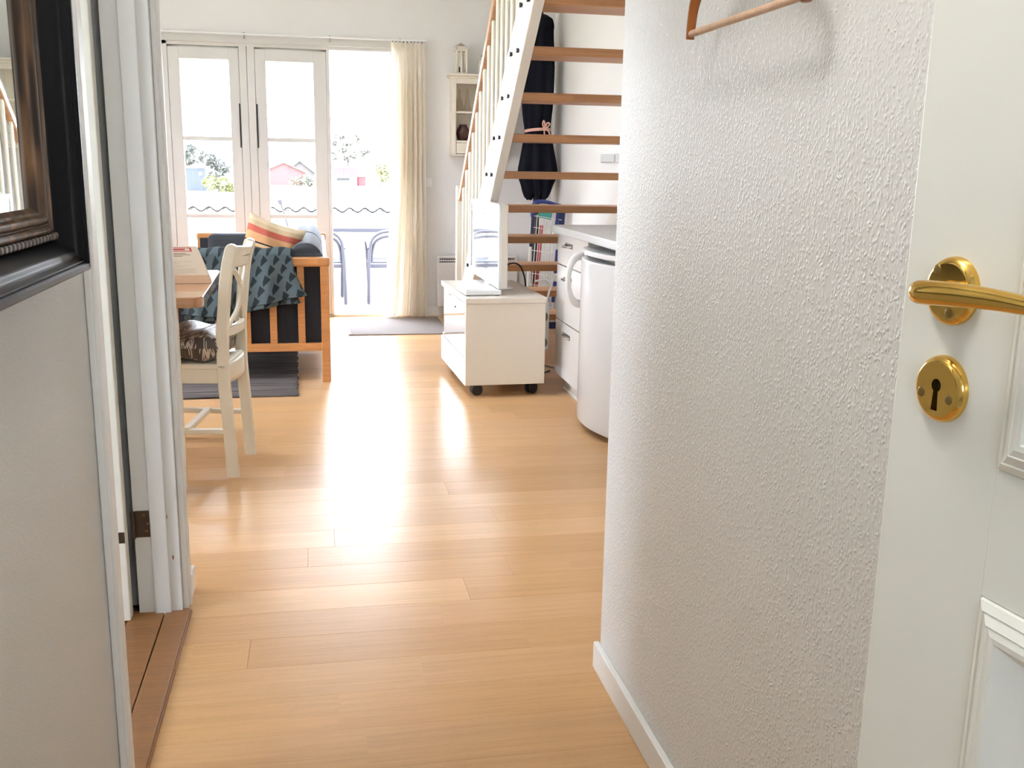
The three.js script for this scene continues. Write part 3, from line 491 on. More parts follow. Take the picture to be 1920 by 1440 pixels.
  single('floor_cable', 'thin black cable lying on the floor between the stand and the drawers', 'cable', tube([[1.16, 0.006, -6.02], [1.32, 0.006, -5.96], [1.42, 0.006, -5.80], [1.5, 0.006, -5.62], [1.62, 0.006, -5.5]], 0.0045, 60, 8), mat.black);
  const ps = thing('power_strip', 'white power strip hanging upright on the back of the television stand', 'power strip', [1.222, 0.21, -5.34]);
  part(ps, 'body', box(-0.022, 0.03, 0, 0.27, -0.03, 0.02, 0.008), mat.whiteP); for (const y of [0.045, 0.19]) part(ps, 'socket', cyl(0.017, 0.017, 0.004, 18).rotateX(Math.PI / 2).scale(1, 1.5, 1).translate(0.004, y, 0.021), std({ color: C(0.22, 0.2, 0.18), roughness: 0.6 }));
  part(ps, 'lead', tube([[0.02, 0.27, -0.01], [0.03, 0.32, -0.01], [0.045, 0.36, -0.02], [0.03, 0.38, -0.1], [-0.02, 0.37, -0.14]], 0.006, 40, 8), mat.whiteP);
}

// ---------------------------------------------------------------- kitchen units
{
  const XC = 1.283, zEnd = -5.3, zMid = -4.675;
  const u = thing('drawer_unit', 'white kitchen drawer unit with three handles at the end of the worktop', 'cabinet');
  part(u, 'carcass', box(XC + 0.02, XK - 0.005, 0.09, 0.862, zEnd, zMid, 0.002), mat.kitchen);
  part(u, 'plinth', box(XC + 0.05, XK - 0.02, 0.0, 0.092, zEnd + 0.03, zMid, 0.002), mat.kitchen); part(u, 'plinth_strip', box(XC + 0.044, XC + 0.052, 0, 0.022, zEnd + 0.03, zMid, 0.003), mat.baseW);
  const bow = (y) => { const z = -5.05, p = []; for (let k = 0; k <= 10; k++) { const a = (k / 10) * Math.PI; p.push([XC - 0.001 - 0.024 * Math.sin(a), y - 0.004 * Math.sin(a), z - 0.07 * Math.cos(a)]); } return sweep(p, [[0.006, 0.004], [0.008, 0.005], [0.011, 0.006], [0.008, 0.005], [0.006, 0.004]], [0, 1, 0], 36, 12); };
  for (const [a, b, y] of [[0.70, 0.858, 0.81], [0.40, 0.694, 0.638], [0.092, 0.394, 0.335]]) {
    const d = part(u, 'drawer', box(XC, XC + 0.02, a, b, zEnd + 0.002, zMid - 0.002, 0.003), mat.kitchen);
    part(d, 'handle', M(bow(y), box(XC - 0.001, XC + 0.001, y - 0.013, y + 0.013, -5.13, -4.97, 0.0006)), mat.steel, 'steel bow handle');
  }
  const wt = single('worktop', 'grey laminate kitchen worktop over the drawers and the fridge', 'worktop', M(box(1.243, XK, 0.866, 0.905, zEnd - 0.015, -3.2, 0.006, 2)), mat.worktop);
  const sp = thing('upstand', 'white splashback strip behind the worktop', 'splashback', [0, 0, 0]); part(sp, 'strip', box(XK - 0.012, XK, 0.905, 0.93, zEnd, -3.2, 0.002), mat.kitchen);
  // undercounter fridge with a bowed door
  const f = thing('refrigerator', 'glossy white undercounter refrigerator with a bowed door beneath the worktop', 'refrigerator', [0, 0, 0]);
  const za = -4.655, zb = -4.10, xb = 1.292;
  part(f, 'body', box(xb, XK - 0.03, 0.03, 0.80, za, zb, 0.004), mat.fridge);
  { const ls = new THREE.Shape(); ls.moveTo(-zb, -0.4); ls.lineTo(-za, -0.4); for (let k = 0; k <= 24; k++) ls.lineTo(-LERP(za, zb, k / 24), 0.028 + 0.05 * (1 - (k / 12 - 1) ** 2)); ls.closePath(); const lg = new THREE.ExtrudeGeometry(ls, { depth: 0.016, bevelEnabled: true, bevelThickness: 0.003, bevelSize: 0.003, bevelSegments: 2 }); lg.applyMatrix4(new THREE.Matrix4().set(0, -1, 0, xb - 0.003, 0, 0, 1, 0.821, -1, 0, 0, 0, 0, 0, 0, 1)); part(f, 'top_lid', uvm(lg), mat.fridge); } part(f, 'gap_shade', box(xb + 0.05, XK - 0.05, 0.84, 0.864, za + 0.004, zb - 0.004, 0), mat.black); part(f, 'lid_gap_shade', box(xb + 0.004, XK - 0.05, 0.798, 0.82, za + 0.01, zb - 0.01, 0), mat.dark);  // black blocks put shade into the gaps above and below the lid
  part(f, 'foot', cyl(0.018, 0.018, 0.03, 12).translate(xb + 0.06, 0.015, za + 0.05), mat.dark); part(f, 'foot', cyl(0.018, 0.018, 0.03, 12).translate(xb + 0.06, 0.015, zb - 0.05), mat.dark);
  const sh = new THREE.Shape(); const n = 24, bul = 0.055; sh.moveTo(-za, 0.0); sh.lineTo(-za, 0.02);
  for (let k = 0; k <= n; k++) { const t = k / n; sh.lineTo(-LERP(za, zb, t), 0.032 + bul * (1 - Math.pow(2 * t - 1, 2))); }
  sh.lineTo(-zb, 0.0); sh.closePath();
  const dg = new THREE.ExtrudeGeometry(sh, { depth: 0.752, bevelEnabled: true, bevelThickness: 0.006, bevelSize: 0.004, bevelSegments: 3 });
  // shape axes (z, out) -> world: x = xb - out, z = z, y = depth
  dg.applyMatrix4(new THREE.Matrix4().set(0, -1, 0, xb - 0.003, 0, 0, 1, 0.04, -1, 0, 0, 0, 0, 0, 0, 1));
  const smoothDoor = (() => { // smooth front: a fine grid with true normals, plus the extruded slab behind it
    const out = (t) => 0.036 + bul * (1 - Math.pow(2 * t - 1, 2));
    return sheet((a, b) => [xb - 0.004 - out(0.004 + 0.992 * a), 0.04 + 0.752 * b, LERP(za, zb, 0.004 + 0.992 * a)], 60, 4);
  })();
  const dr = part(f, 'door', M(dg, smoothDoor), mat.fridge);
  const hp = []; for (let k = 0; k <= 20; k++) { const a = (k / 20) * Math.PI; hp.push([xb - 0.05 - 0.075 * Math.pow(Math.sin(a), 0.7), 0.685 + 0.115 * Math.cos(a), za + 0.055 + 0.01 * Math.sin(a)]); }
  part(dr, 'handle', sweep(hp, [[0.02, 0.012], [0.016, 0.011], [0.014, 0.011], [0.016, 0.011], [0.02, 0.012]], [0, 0, 1], 60, 16), std({ color: C(0.72, 0.71, 0.69), roughness: 0.25 }), 'white arched handle');
}
// ---------------------------------------------------------------- sofa
{
  const s = thing('sofa', 'beech-framed sofa with slatted arms and charcoal upholstery', 'sofa');
  const x0 = -0.855, x1 = 0.058, za = -5.60, zb = -7.62, W = mat.sofaWood;
  const arm = (z0, z1, name) => {       // z0 outer near face
    const lo = Math.min(z0, z1), hi = Math.max(z0, z1), g = new THREE.Group(); g.name = name; s.add(g);
    part(g, 'top_rail', box(x0 - 0.004, x1 + 0.006, 0.65, 0.702, lo - 0.006, hi + 0.003, 0.012, 2), W);
    part(g, 'bottom_rail', box(x0 + 0.03, x1 - 0.03, 0.178, 0.222, lo + 0.004, hi - 0.004, 0.003), W);
    part(g, 'leg', box(x1 - 0.047, x1, 0.0, 0.655, lo, hi, 0.004), W); part(g, 'leg', box(x0, x0 + 0.047, 0.016, 0.655, lo, hi, 0.004), W);
    for (const x of [-0.096, -0.249, -0.391, -0.541, -0.687]) part(g, 'slat', box(x - 0.019, x + 0.019, 0.218, 0.655, lo + 0.006, hi - 0.008, 0.003), W);
    return g;
  };
  arm(za, za - 0.042, 'armrest'); arm(zb, zb + 0.042, 'armrest');
  for (const z of [za - 0.052, zb + 0.052]) part(s, 'side_panel', box(x0 + 0.02, x1 - 0.02, 0.2, 0.665, z - 0.008, z + 0.008, 0.002), mat.charcoal);
  part(s, 'front_rail', box(x0 + 0.005, x0 + 0.04, 0.2, 0.3, zb + 0.04, za - 0.04, 0.004), W); part(s, 'back_rail', box(x1 - 0.04, x1 - 0.005, 0.2, 0.3, zb + 0.04, za - 0.04, 0.004), W); part(s, 'back_rail', box(x1 - 0.035, x1 - 0.006, 0.64, 0.69, zb + 0.04, za - 0.04, 0.006), W);
  part(s, 'base', box(x0 + 0.04, x1 - 0.04, 0.22, 0.29, zb + 0.06, za - 0.06, 0.01), mat.charcoal);
  for (let k = 0; k < 2; k++) {
    const zc = za - 0.06 - 0.475 - k * 0.95;
    part(s, 'seat_cushion', box(x0 + 0.01, -0.12, 0.285, 0.45, zc - 0.47, zc + 0.47, 0.05, 4), mat.greyFabric);
    const cs = new THREE.Shape(); cs.moveTo(-0.16, 0.44); cs.lineTo(-0.15, 0.62); cs.bezierCurveTo(-0.14, 0.72, -0.1, 0.745, -0.065, 0.745); cs.bezierCurveTo(-0.02, 0.745, 0.0, 0.71, 0.012, 0.63); cs.lineTo(0.012, 0.44); cs.closePath();
    const bc = new THREE.ExtrudeGeometry(cs, { depth: 0.86, bevelEnabled: true, bevelThickness: 0.035, bevelSize: 0.03, bevelSegments: 5, curveSegments: 14 }); bc.translate(0, 0, zc - 0.43);
    part(s, 'back_cushion', bc, mat.greyFabric);
  }
  part(s, 'arm_pad', box(-0.74, 0.03, 0.5, 0.722, za - 0.12, za - 0.062, 0.025, 4), mat.greyFabric);
  part(s, 'arm_pad', box(-0.77, -0.3, 0.5, 0.705, zb + 0.06, zb + 0.2, 0.05, 4), mat.greyFabric);
}
// throw over the near arm
{
  const pat = canvasTex(512, 512, (g, W, H) => {
    g.fillStyle = '#4c595d'; g.fillRect(0, 0, W, H);
    const q = rng(3), px = W / 8, py = H / 6;
    for (let j = -1; j <= 6; j++) for (let i = -1; i <= 8; i++) { // tree-like dark triangles, every other row shifted
      const x = i * px + (j % 2 ? px / 2 : 0), y = j * py; g.fillStyle = '#182124';
      g.beginPath(); g.moveTo(x + 4, y); g.lineTo(x + px * 0.6, y + py * 0.55); g.lineTo(x + px * 0.66, y + py * 0.66); g.lineTo(x + px * 0.34, y + py * 1.16); g.lineTo(x + px * 0.1, y + py * 0.5); g.closePath(); g.fill();
    }
    for (let k = 0; k < 26000; k++) { g.fillStyle = `rgba(${q() > 0.5 ? '150,170,180' : '10,16,22'},${0.12 * q()})`; g.fillRect(q() * W, q() * H, 1 + 5 * q(), 1.2); }
  });
  const cloth = std({ map: pat, roughness: 0.95, bumpMap: rep(weave, 6, 6), bumpScale: 0.001 });
  const t = thing('throw_blanket', 'blue-grey throw with dark triangles draped over the near sofa arm', 'blanket');
  const drape = (xl, xr, yb, zoff, top, sag, flare) => (u, v) => {
    const s = v * 1.0, yB = yb(u); let y, z, x = LERP(xl, xr, u);
    const back = 0.16, over = 0.24;                       // share of the length behind and on top of the arm
    const rip = 0.006 * Math.sin(u * 17 + v * 3) + 0.005 * Math.sin(u * 31 + 1.7 * v + 2);
    if (s < back) { y = LERP(0.62, top, s / back); z = -5.70 - zoff; }
    else if (s < over) { const a = ((s - back) / (over - back)) * Math.PI; y = top + 0.018 * Math.sin(a); z = -5.648 - 0.052 * Math.cos(a) * 1 - 0 * zoff; }
    else { const k = (s - over) / (1 - over); y = LERP(top, yB, k); z = -5.592 + zoff + 0.022 * k * (0.5 + sag(u)) + rip * k * 2; x += flare * k * k * Math.max(0, u - 0.55) * 2.2 - flare * 0.25 * k * (0.5 - u); }
    return [x, y + 0.004 * Math.sin(u * 23) * (s < over ? 1 : 0.3), z];
  };
  const y1 = (u) => 0.395 + 0.10 * Math.pow(Math.max(0, u - 0.35) / 0.65, 1.2) - 0.01 * Math.sin(u * 6) + 0.02 * Math.max(0, 0.3 - u);
  const y2 = (u) => 0.372 + 0.085 * Math.pow(Math.max(0, u - 0.35) / 0.65, 1.2) - 0.012 * Math.sin(u * 6 + 0.4);
  part(t, 'front_layer', slab(drape(-0.72, -0.14, y1, 0.016, 0.728, (u) => Math.sin(u * 9), 0.07), 80, 60, 0.007, 1.15, 1.12), cloth);
  part(t, 'back_layer', slab(drape(-0.71, -0.155, y2, 0.006, 0.716, (u) => 0.3 * Math.sin(u * 9), 0.05), 80, 60, 0.006, 1.15, 1.15), cloth);
}
// striped pillow
{
  const tx = canvasTex(256, 512, (g, W, H) => {
    const st = [[0, '#c98a62'], [0.2, '#a92f38'], [0.42, '#cfae84'], [0.48, '#86684d'], [0.53, '#d2ad80'], [0.58, '#251820'], [0.605, '#cc9868'], [0.74, '#b85a48'], [0.84, '#c4aa86'], [0.92, '#d6c3a0'], [1, '#d6c3a0']];
    for (let k = 0; k < st.length - 1; k++) { g.fillStyle = st[k][1]; g.fillRect(0, H * (1 - st[k + 1][0]), W, H * (st[k + 1][0] - st[k][0]) + 1); }
    const q = rng(4); for (let k = 0; k < 9000; k++) { g.fillStyle = `rgba(${q() > 0.5 ? '255,240,220' : '60,30,20'},0.08)`; g.fillRect(q() * W, q() * H, 4, 1); }
  });
  const p = single('pillow', 'striped orange, red and beige pillow propped up on the sofa', 'pillow', cushion(0.33, 0.37, 0.14, { pinch: 0.1, p: 0.5, wrinkle: 0.0045, seed: 9, power: 2.6 }), std({ map: tx, roughness: 0.9 }));
  p.position.set(-0.272, 0.708, -5.86); p.rotation.set(-0.12, 0.05, -0.33, 'YXZ');
}
// ---------------------------------------------------------------- rugs
{
  const rg = dataTex(64, 512, (u, v) => { const b = nC(u * 8, v * 256), c = nB(u * 4, v * 128), k = 0.33 + 0.20 * (b - 0.5) + 0.16 * (c - 0.5); return [k * 1.06, k * 0.97, k * 0.94]; });
  const nr = noiseGrid(8, 64);
  single('rag_rug', 'dark grey striped rag rug lying under the sofa and chair', 'rug', slab((u, v) => [LERP(-1.9, -0.12 - 0.03 * v + 0.004 * Math.sin(v * 47) + 0.003 * Math.sin(v * 110), u), 0.009 + 0.004 * nr(u * 20, v * 60), LERP(-5.24 - 0.1 * (1 - u) * 0 + 0.012 * Math.sin(u * 5), -6.75, v)], 60, 170, 0.008, 1, 1.0), std({ map: rg, roughness: 0.95, bumpMap: rg, bumpScale: 0.004 }));
  const lr = dataTex(128, 128, (u, v) => { const k = 0.50 + 0.12 * (nC(u * 128, v * 128) - 0.5) + 0.06 * Math.sin(v * 2 * Math.PI * 32); return [k * 1.04, k * 0.96, k * 0.92]; });
  const d = thing('doormat', 'pale greyish pink flatweave rug in front of the terrace doors', 'rug');
  part(d, 'weave', slab((u, v) => [LERP(0.215, 0.94, u), 0.008 + 0.0015 * nr(u * 20, v * 20), LERP(-7.165, -7.97, v)], 30, 30, 0.007, 4, 4), std({ map: lr, roughness: 0.95, bumpMap: lr, bumpScale: 0.002 }));
  part(d, 'border', M(box(0.205, 0.225, 0.001, 0.0095, -7.972, -7.162, 0.002), box(0.205, 0.95, 0.001, 0.0095, -7.172, -7.158, 0.002)), std({ color: C(0.42, 0.37, 0.35), roughness: 0.95 }));
}
// ---------------------------------------------------------------- dining table, card, chair, cushion
{
  const t = thing('dining_table', 'wooden dining table with a rounded corner beside the cross-back chair', 'table');
  const sh = new THREE.Shape(), xa = -1.9, xb = -0.402, za = -4.56, zb = -3.635, r = 0.05;
  sh.moveTo(xa, -za); sh.lineTo(xa, -zb); sh.lineTo(xb - r, -zb); sh.quadraticCurveTo(xb, -zb, xb - 0.004, -zb + r); sh.lineTo(xb - 0.022, -za - r); sh.quadraticCurveTo(xb - 0.022, -za, xb - r, -za); sh.closePath();
  const g = new THREE.ExtrudeGeometry(sh, { depth: 0.03, bevelEnabled: true, bevelThickness: 0.004, bevelSize: 0.004, bevelSegments: 2, curveSegments: 10 }); g.rotateX(-Math.PI / 2); g.translate(0, 0.706, 0);
  part(t, 'table_top', uvm(g), mat.table);
  for (const z of [zb - 0.08, za + 0.08]) part(t, 'apron', box(xa + 0.08, xb - 0.1, 0.635, 0.703, z - 0.01, z + 0.01, 0.002), mat.chairW);
  for (const [x, z] of [[xa + 0.1, za + 0.09], [xa + 0.1, zb - 0.09], [xb - 0.23, za + 0.09], [xb - 0.13, zb - 0.09]]) part(t, 'leg', box(x - 0.03, x + 0.03, 0, 0.704, z - 0.03, z + 0.03, 0.006), mat.chairW);
  const print = canvasTex(256, 512, (c, W, H) => { c.fillStyle = '#d9cbb8'; c.fillRect(0, 0, W, H); c.strokeStyle = '#b5333a'; c.lineWidth = 9; c.strokeRect(24, 22, 190, 46); c.fillStyle = '#b5333a'; c.fillRect(34, 36, 150, 18); c.fillStyle = '#5a5048'; for (const [y, w] of [[96, 150], [114, 170], [132, 130]]) c.fillRect(34, y, w, 7); const q = rng(6); c.fillStyle = 'rgba(110,100,90,0.35)'; for (let y = 168; y < 400; y += 14) c.fillRect(28 + 8 * q(), y, 60 + 120 * q(), 4); c.fillStyle = 'rgba(190,130,90,0.5)'; c.fillRect(0, 400, W, 112); });
  const cd = thing('table_card', 'folded paper card with red heading standing on the dining table', 'card', [-0.50, 0.74, -4.1], 0.08);
  const pm = std({ map: print, roughness: 0.6 });
  const face = (s) => slab((u, v) => { const w = LERP(0.055, 0.105, v); return [LERP(-0.14, -0.02 + w, u) , LERP(0.142, 0.001, v), s * LERP(0.002, 0.045, v)]; }, 8, 8, 0.0008 * s);
  const fa = face(1), uv = fa.attributes.uv; for (let i = 0; i < uv.count; i++) uv.setY(i, 1 - uv.getY(i));
  part(cd, 'front_leaf', fa, pm); part(cd, 'back_leaf', face(-1), std({ color: C(0.6, 0.52, 0.42), roughness: 0.6 })); part(cd, 'base_leaf', box(-0.14, 0.085, 0.0005, 0.002, -0.044, 0.044, 0), std({ color: C(0.7, 0.62, 0.52), roughness: 0.6 }));
}
{
  // chair in its own axes: back plane near x = 0, sitter looks along -x
  const c = thing('dining_chair', 'cream cross-back dining chair pushed in at the wooden table', 'chair', [-0.322, 0, -4.04], -0.147), W = mat.chairW;
  const px = (y) => { const k = [[0, 0.0], [0.2, -0.010], [0.375, -0.02], [0.436, -0.0215], [0.58, -0.018], [0.764, 0.002], [0.84, 0.015], [0.905, 0.033]]; for (let i = 0; i < k.length - 1; i++) if (y <= k[i + 1][0]) return LERP(k[i][1], k[i + 1][1], (y - k[i][0]) / (k[i + 1][0] - k[i][0])); return 0.033; };
  const postShape = () => {
    const ys = [0, 0.1, 0.2, 0.3, 0.375, 0.436, 0.5, 0.58, 0.67, 0.764, 0.84, 0.885], sh = new THREE.Shape();
    const L = ys.map((y) => new THREE.Vector2(px(y) - (y < 0.1 ? 0.019 : 0.0185), y)), Rr = ys.map((y) => new THREE.Vector2(px(y) + 0.0185, y)).reverse();
    sh.moveTo(L[0].x, L[0].y); sh.splineThru(L.slice(1)); sh.quadraticCurveTo(L.at(-1).x + 0.004, 0.905, L.at(-1).x + 0.018, 0.906); sh.quadraticCurveTo(Rr[0].x + 0.003, 0.906, Rr[0].x, Rr[0].y); sh.splineThru(Rr.slice(1)); sh.closePath(); return sh;
  };
  for (const s of [1, -1]) { const g = new THREE.ExtrudeGeometry(postShape(), { depth: 0.026, bevelEnabled: true, bevelThickness: 0.004, bevelSize: 0.003, bevelSegments: 2, curveSegments: 30 }); g.translate(0, 0, s * 0.158 - 0.013); part(c, 'back_leg', g, W); }
  for (const s of [1, -1]) part(c, 'front_leg', bar([-0.4, 0, s * 0.185], [-0.39, 0.43, s * 0.18], 0.036, 0.036, 0.005), W);
  const curved = (y0, y1, bul, th, zh, dip) => slab((u, v) => { const z = LERP(zh, -zh, u), k = 1 - (z / zh) ** 2, y = LERP(y0, y1, v) - (v > 0.5 ? dip * k : 0); return [px(Math.min(y, 0.9)) + th / 2 + bul * k, y, z]; }, 24, 10, th);
  part(c, 'top_rail', curved(0.815, 0.9, 0.026, 0.02, 0.15, 0.012), W);
  part(c, 'lower_rail', curved(0.553, 0.588, 0.028, 0.02, 0.15, 0), W);
  for (const s of [1, -1]) { const p = []; for (let k = 0; k <= 16; k++) { const t = k / 16, y = LERP(0.575, 0.83, t), z = s * (0.148 - 0.138 * Math.sin(t * Math.PI)); p.push([px(y) + 0.027 * (1 - (z / 0.15) ** 2), y, z]); } part(c, 'cross_slat', sweep(p, [[0.013, 0.009], [0.012, 0.009], [0.013, 0.009]], [1, 0, 0], 40, 12), W); }
  part(c, 'seat', M(box(-0.42, -0.19, 0.43, 0.452, -0.195, 0.195, 0.008, 2), box(-0.1895, -0.01, 0.43, 0.452, -0.175, 0.175, 0.006, 2)), W);
  part(c, 'apron', box(-0.39, -0.03, 0.375, 0.432, 0.15, 0.17, 0.003), W); part(c, 'apron', box(-0.39, -0.03, 0.375, 0.432, -0.17, -0.15, 0.003), W); part(c, 'apron', box(-0.40, -0.382, 0.375, 0.432, -0.17, 0.17, 0.003), W);
  part(c, 'back_apron', slab((u, v) => { const z = LERP(0.15, -0.15, u), k = 1 - (z / 0.15) ** 2; return [px(0.42) + 0.012 + 0.02 * k, LERP(0.372 + 0.0 * k, 0.446, v), z]; }, 20, 4, 0.02), W);
  for (const s of [1, -1]) part(c, 'stretcher', bar([-0.392, 0.185, s * 0.183], [px(0.185), 0.185, s * 0.16], 0.018, 0.03, 0.003), W);
  part(c, 'stretcher', bar([-0.17, 0.19, -0.17], [-0.17, 0.19, 0.17], 0.02, 0.026, 0.003), W);
  const dm = canvasTex(512, 512, (g, Wc, H) => {
    g.fillStyle = '#4a3f36'; g.fillRect(0, 0, Wc, H); g.strokeStyle = '#bdb2a4'; g.lineCap = 'round'; g.lineWidth = 9;
    const q = rng(12); g.lineWidth = 7;
    for (let k = 0; k < 120; k++) { const x = q() * Wc, y = q() * H, a = q() * 6.28, l = 22 + 24 * q(); for (const ox of [-Wc, 0]) for (const oy of [-H, 0]) { const X = x + (x > Wc / 2 ? ox : -ox) * 1, Y = y + (y > H / 2 ? oy : -oy); g.beginPath(); g.arc(X, Y, l * 0.5, a, a + 2.6); g.stroke(); g.beginPath(); g.moveTo(X, Y); g.quadraticCurveTo(X + l * Math.cos(a), Y + l * Math.sin(a), X + l * Math.cos(a + 0.9), Y + l * Math.sin(a + 0.9)); g.stroke(); } }
  });
  dm.repeat.set(1.6, 1.6);
  const cu = single('seat_cushion', 'brown and white patterned cushion lying on the dining chair', 'cushion', cushion(0.40, 0.38, 0.105, { pinch: 0.02, p: 0.26, power: 4, wrinkle: 0.0075, seed: 21, n: 48 }).rotateX(-Math.PI / 2), new THREE.MeshPhysicalMaterial({ map: dm, roughness: 0.38, sheen: 1, sheenColor: C(0.9, 0.9, 0.9), sheenRoughness: 0.3 }));
  cu.position.set(-0.552, 0.514, -4.075); cu.rotation.y = -0.147;
}
// ---------------------------------------------------------------- rectangular mouldings
function moulding(x0, x1, y0, y1, prof, kx = 1) {          // prof: [inset, height]
  const pos = [];
  const wide = (a) => (a > 0.052 ? 0.052 + (a - 0.052) * kx : a), loop = ([a, h]) => [[x0 + wide(a), y0 + a, h], [x1 - wide(a), y0 + a, h], [x1 - wide(a), y1 - a, h], [x0 + wide(a), y1 - a, h]];
  for (let i = 0; i < prof.length - 1; i++) { const A = loop(prof[i]), B = loop(prof[i + 1]); for (let k = 0; k < 4; k++) { const j = (k + 1) % 4; pos.push(...A[k], ...A[j], ...B[j], ...A[k], ...B[j], ...B[k]); } }
  const g = new THREE.BufferGeometry(); g.setAttribute('position', new THREE.Float32BufferAttribute(pos, 3)); g.computeVertexNormals(); return uvm(g);
}
const curveProf = (pts, n = 5) => { const c = new THREE.SplineCurve(pts.map(([a, h]) => new THREE.Vector2(a, h))); return c.getPoints((pts.length - 1) * n).map((p) => [p.x, p.y]); };
// ---------------------------------------------------------------- wall mirror in a deep black frame
{
  const m = thing('wall_mirror', 'mirror in a deep black frame with a bronze inner strip on the left wall', 'mirror', [XL, 0, 0], Math.PI / 2);
  const x0 = 0.55, x1 = 1.597, y0 = 1.046, y1 = 1.96, K = 2.1;
  part(m, 'frame', M(moulding(x0, x1, y0, y1, [[0, 0], [0, 0.043], [0.002, 0.048], [0.005, 0.050], [0.011, 0.050], [0.014, 0.047], [0.015, 0.044], [0.017, 0.044]]), moulding(x0, x1, y0, y1, curveProf([[0.017, 0.044], [0.024, 0.037], [0.032, 0.034], [0.040, 0.025], [0.047, 0.014], [0.052, 0.009]]))), mat.frameBlack);
  const bt = dataTex(128, 128, (u, v) => { const k = Math.pow(nC(u * 32, v * 32), 1.8) * 0.8 + 0.2 * nB(u * 64, v * 64); return [0.13 + 0.44 * k, 0.10 + 0.33 * k, 0.085 + 0.22 * k]; });
  part(m, 'inner_strip', M(moulding(x0, x1, y0, y1, curveProf([[0.060, 0.009], [0.061, 0.016], [0.066, 0.020], [0.071, 0.018], [0.074, 0.015], [0.079, 0.021], [0.085, 0.022], [0.089, 0.017], [0.093, 0.015], [0.097, 0.010], [0.099, 0.006]], 4), K)), std({ map: rep(bt, 3, 0.6), roughness: 0.4, metalness: 0.45, bumpMap: rep(bt, 3, 0.6), bumpScale: 0.001 }), 'worn bronze inner strip');
  const bead = part(m, 'bead_row', moulding(x0, x1, y0, y1, [[0.05, 0.008], [0.05, 0.012], [0.061, 0.014]], K), mat.bronze);
  const bg = uvm(new RoundedBoxGeometry(0.0125, 0.0105, 0.012, 1, 0.003)), bm = std({ color: C(0.09, 0.075, 0.07), roughness: 0.4, metalness: 0.3 });
  for (let k = 0; k < 46; k++) { const b = part(bead, 'bead', bg, bm); b.position.set(x0 + 0.2 + k * 0.0175, y0 + 0.0555, 0.014); }
  part(m, 'mirror_glass', box(x0 + 0.14, x1 - 0.14, y0 + 0.09, y1 - 0.09, 0.004, 0.008, 0), mat.mirror);
  part(m, 'backing', box(x0 + 0.01, x1 - 0.01, y0 + 0.01, y1 - 0.01, 0, 0.003, 0), mat.dark);
}
// ---------------------------------------------------------------- wooden hanger on a wall peg
{
  const h = thing('coat_hanger', 'wooden coat hanger with a round bar hanging against the textured wall', 'hanger', [0.603, 0, -1.415]);
  const wood = std({ color: C(0.40, 0.125, 0.025), roughness: 0.3, map: woodMap }), pale = std({ color: C(0.74, 0.50, 0.33), roughness: 0.5, map: woodMap });
  const yb = 1.424, pts = []; const prof = [[-0.2, yb - 0.008], [-0.197, yb + 0.012], [-0.186, yb + 0.045], [-0.155, yb + 0.075], [-0.09, yb + 0.1], [0, yb + 0.115]];
  for (const p of prof) pts.push([0, p[1], p[0]]); for (const p of prof.slice(0, -1).reverse()) pts.push([0, p[1], -p[0]]);
  part(h, 'shoulder', sweep(pts, [[0.0065, 0.007], [0.0065, 0.008], [0.007, 0.011], [0.007, 0.016], [0.007, 0.011], [0.0065, 0.008], [0.0065, 0.007]], [1, 0, 0], 90, 14), wood);
  part(h, 'bar', cyl(0.0056, 0.0056, 0.396, 14).rotateX(Math.PI / 2).translate(0, yb, 0), pale, 'pale round bar');
  part(h, 'hook', tube([[0, yb + 0.12, 0], [0, yb + 0.165, 0], [0, yb + 0.19, 0.016], [0, yb + 0.215, 0.006], [0, yb + 0.222, -0.012], [0, yb + 0.205, -0.024]], 0.002, 50, 8), mat.steel);
  const pg = thing('wall_peg', 'brass wall peg carrying the wooden hanger', 'peg', [XR, 1.634, -1.415]);
  part(pg, 'plate', cyl(0.016, 0.016, 0.006, 20).rotateZ(Math.PI / 2).translate(-0.003, 0, 0), mat.brass); part(pg, 'pin', tube([[0, 0, 0], [-0.05, 0, 0], [-0.07, 0.012, 0]], 0.004, 20, 10), mat.brass);
}
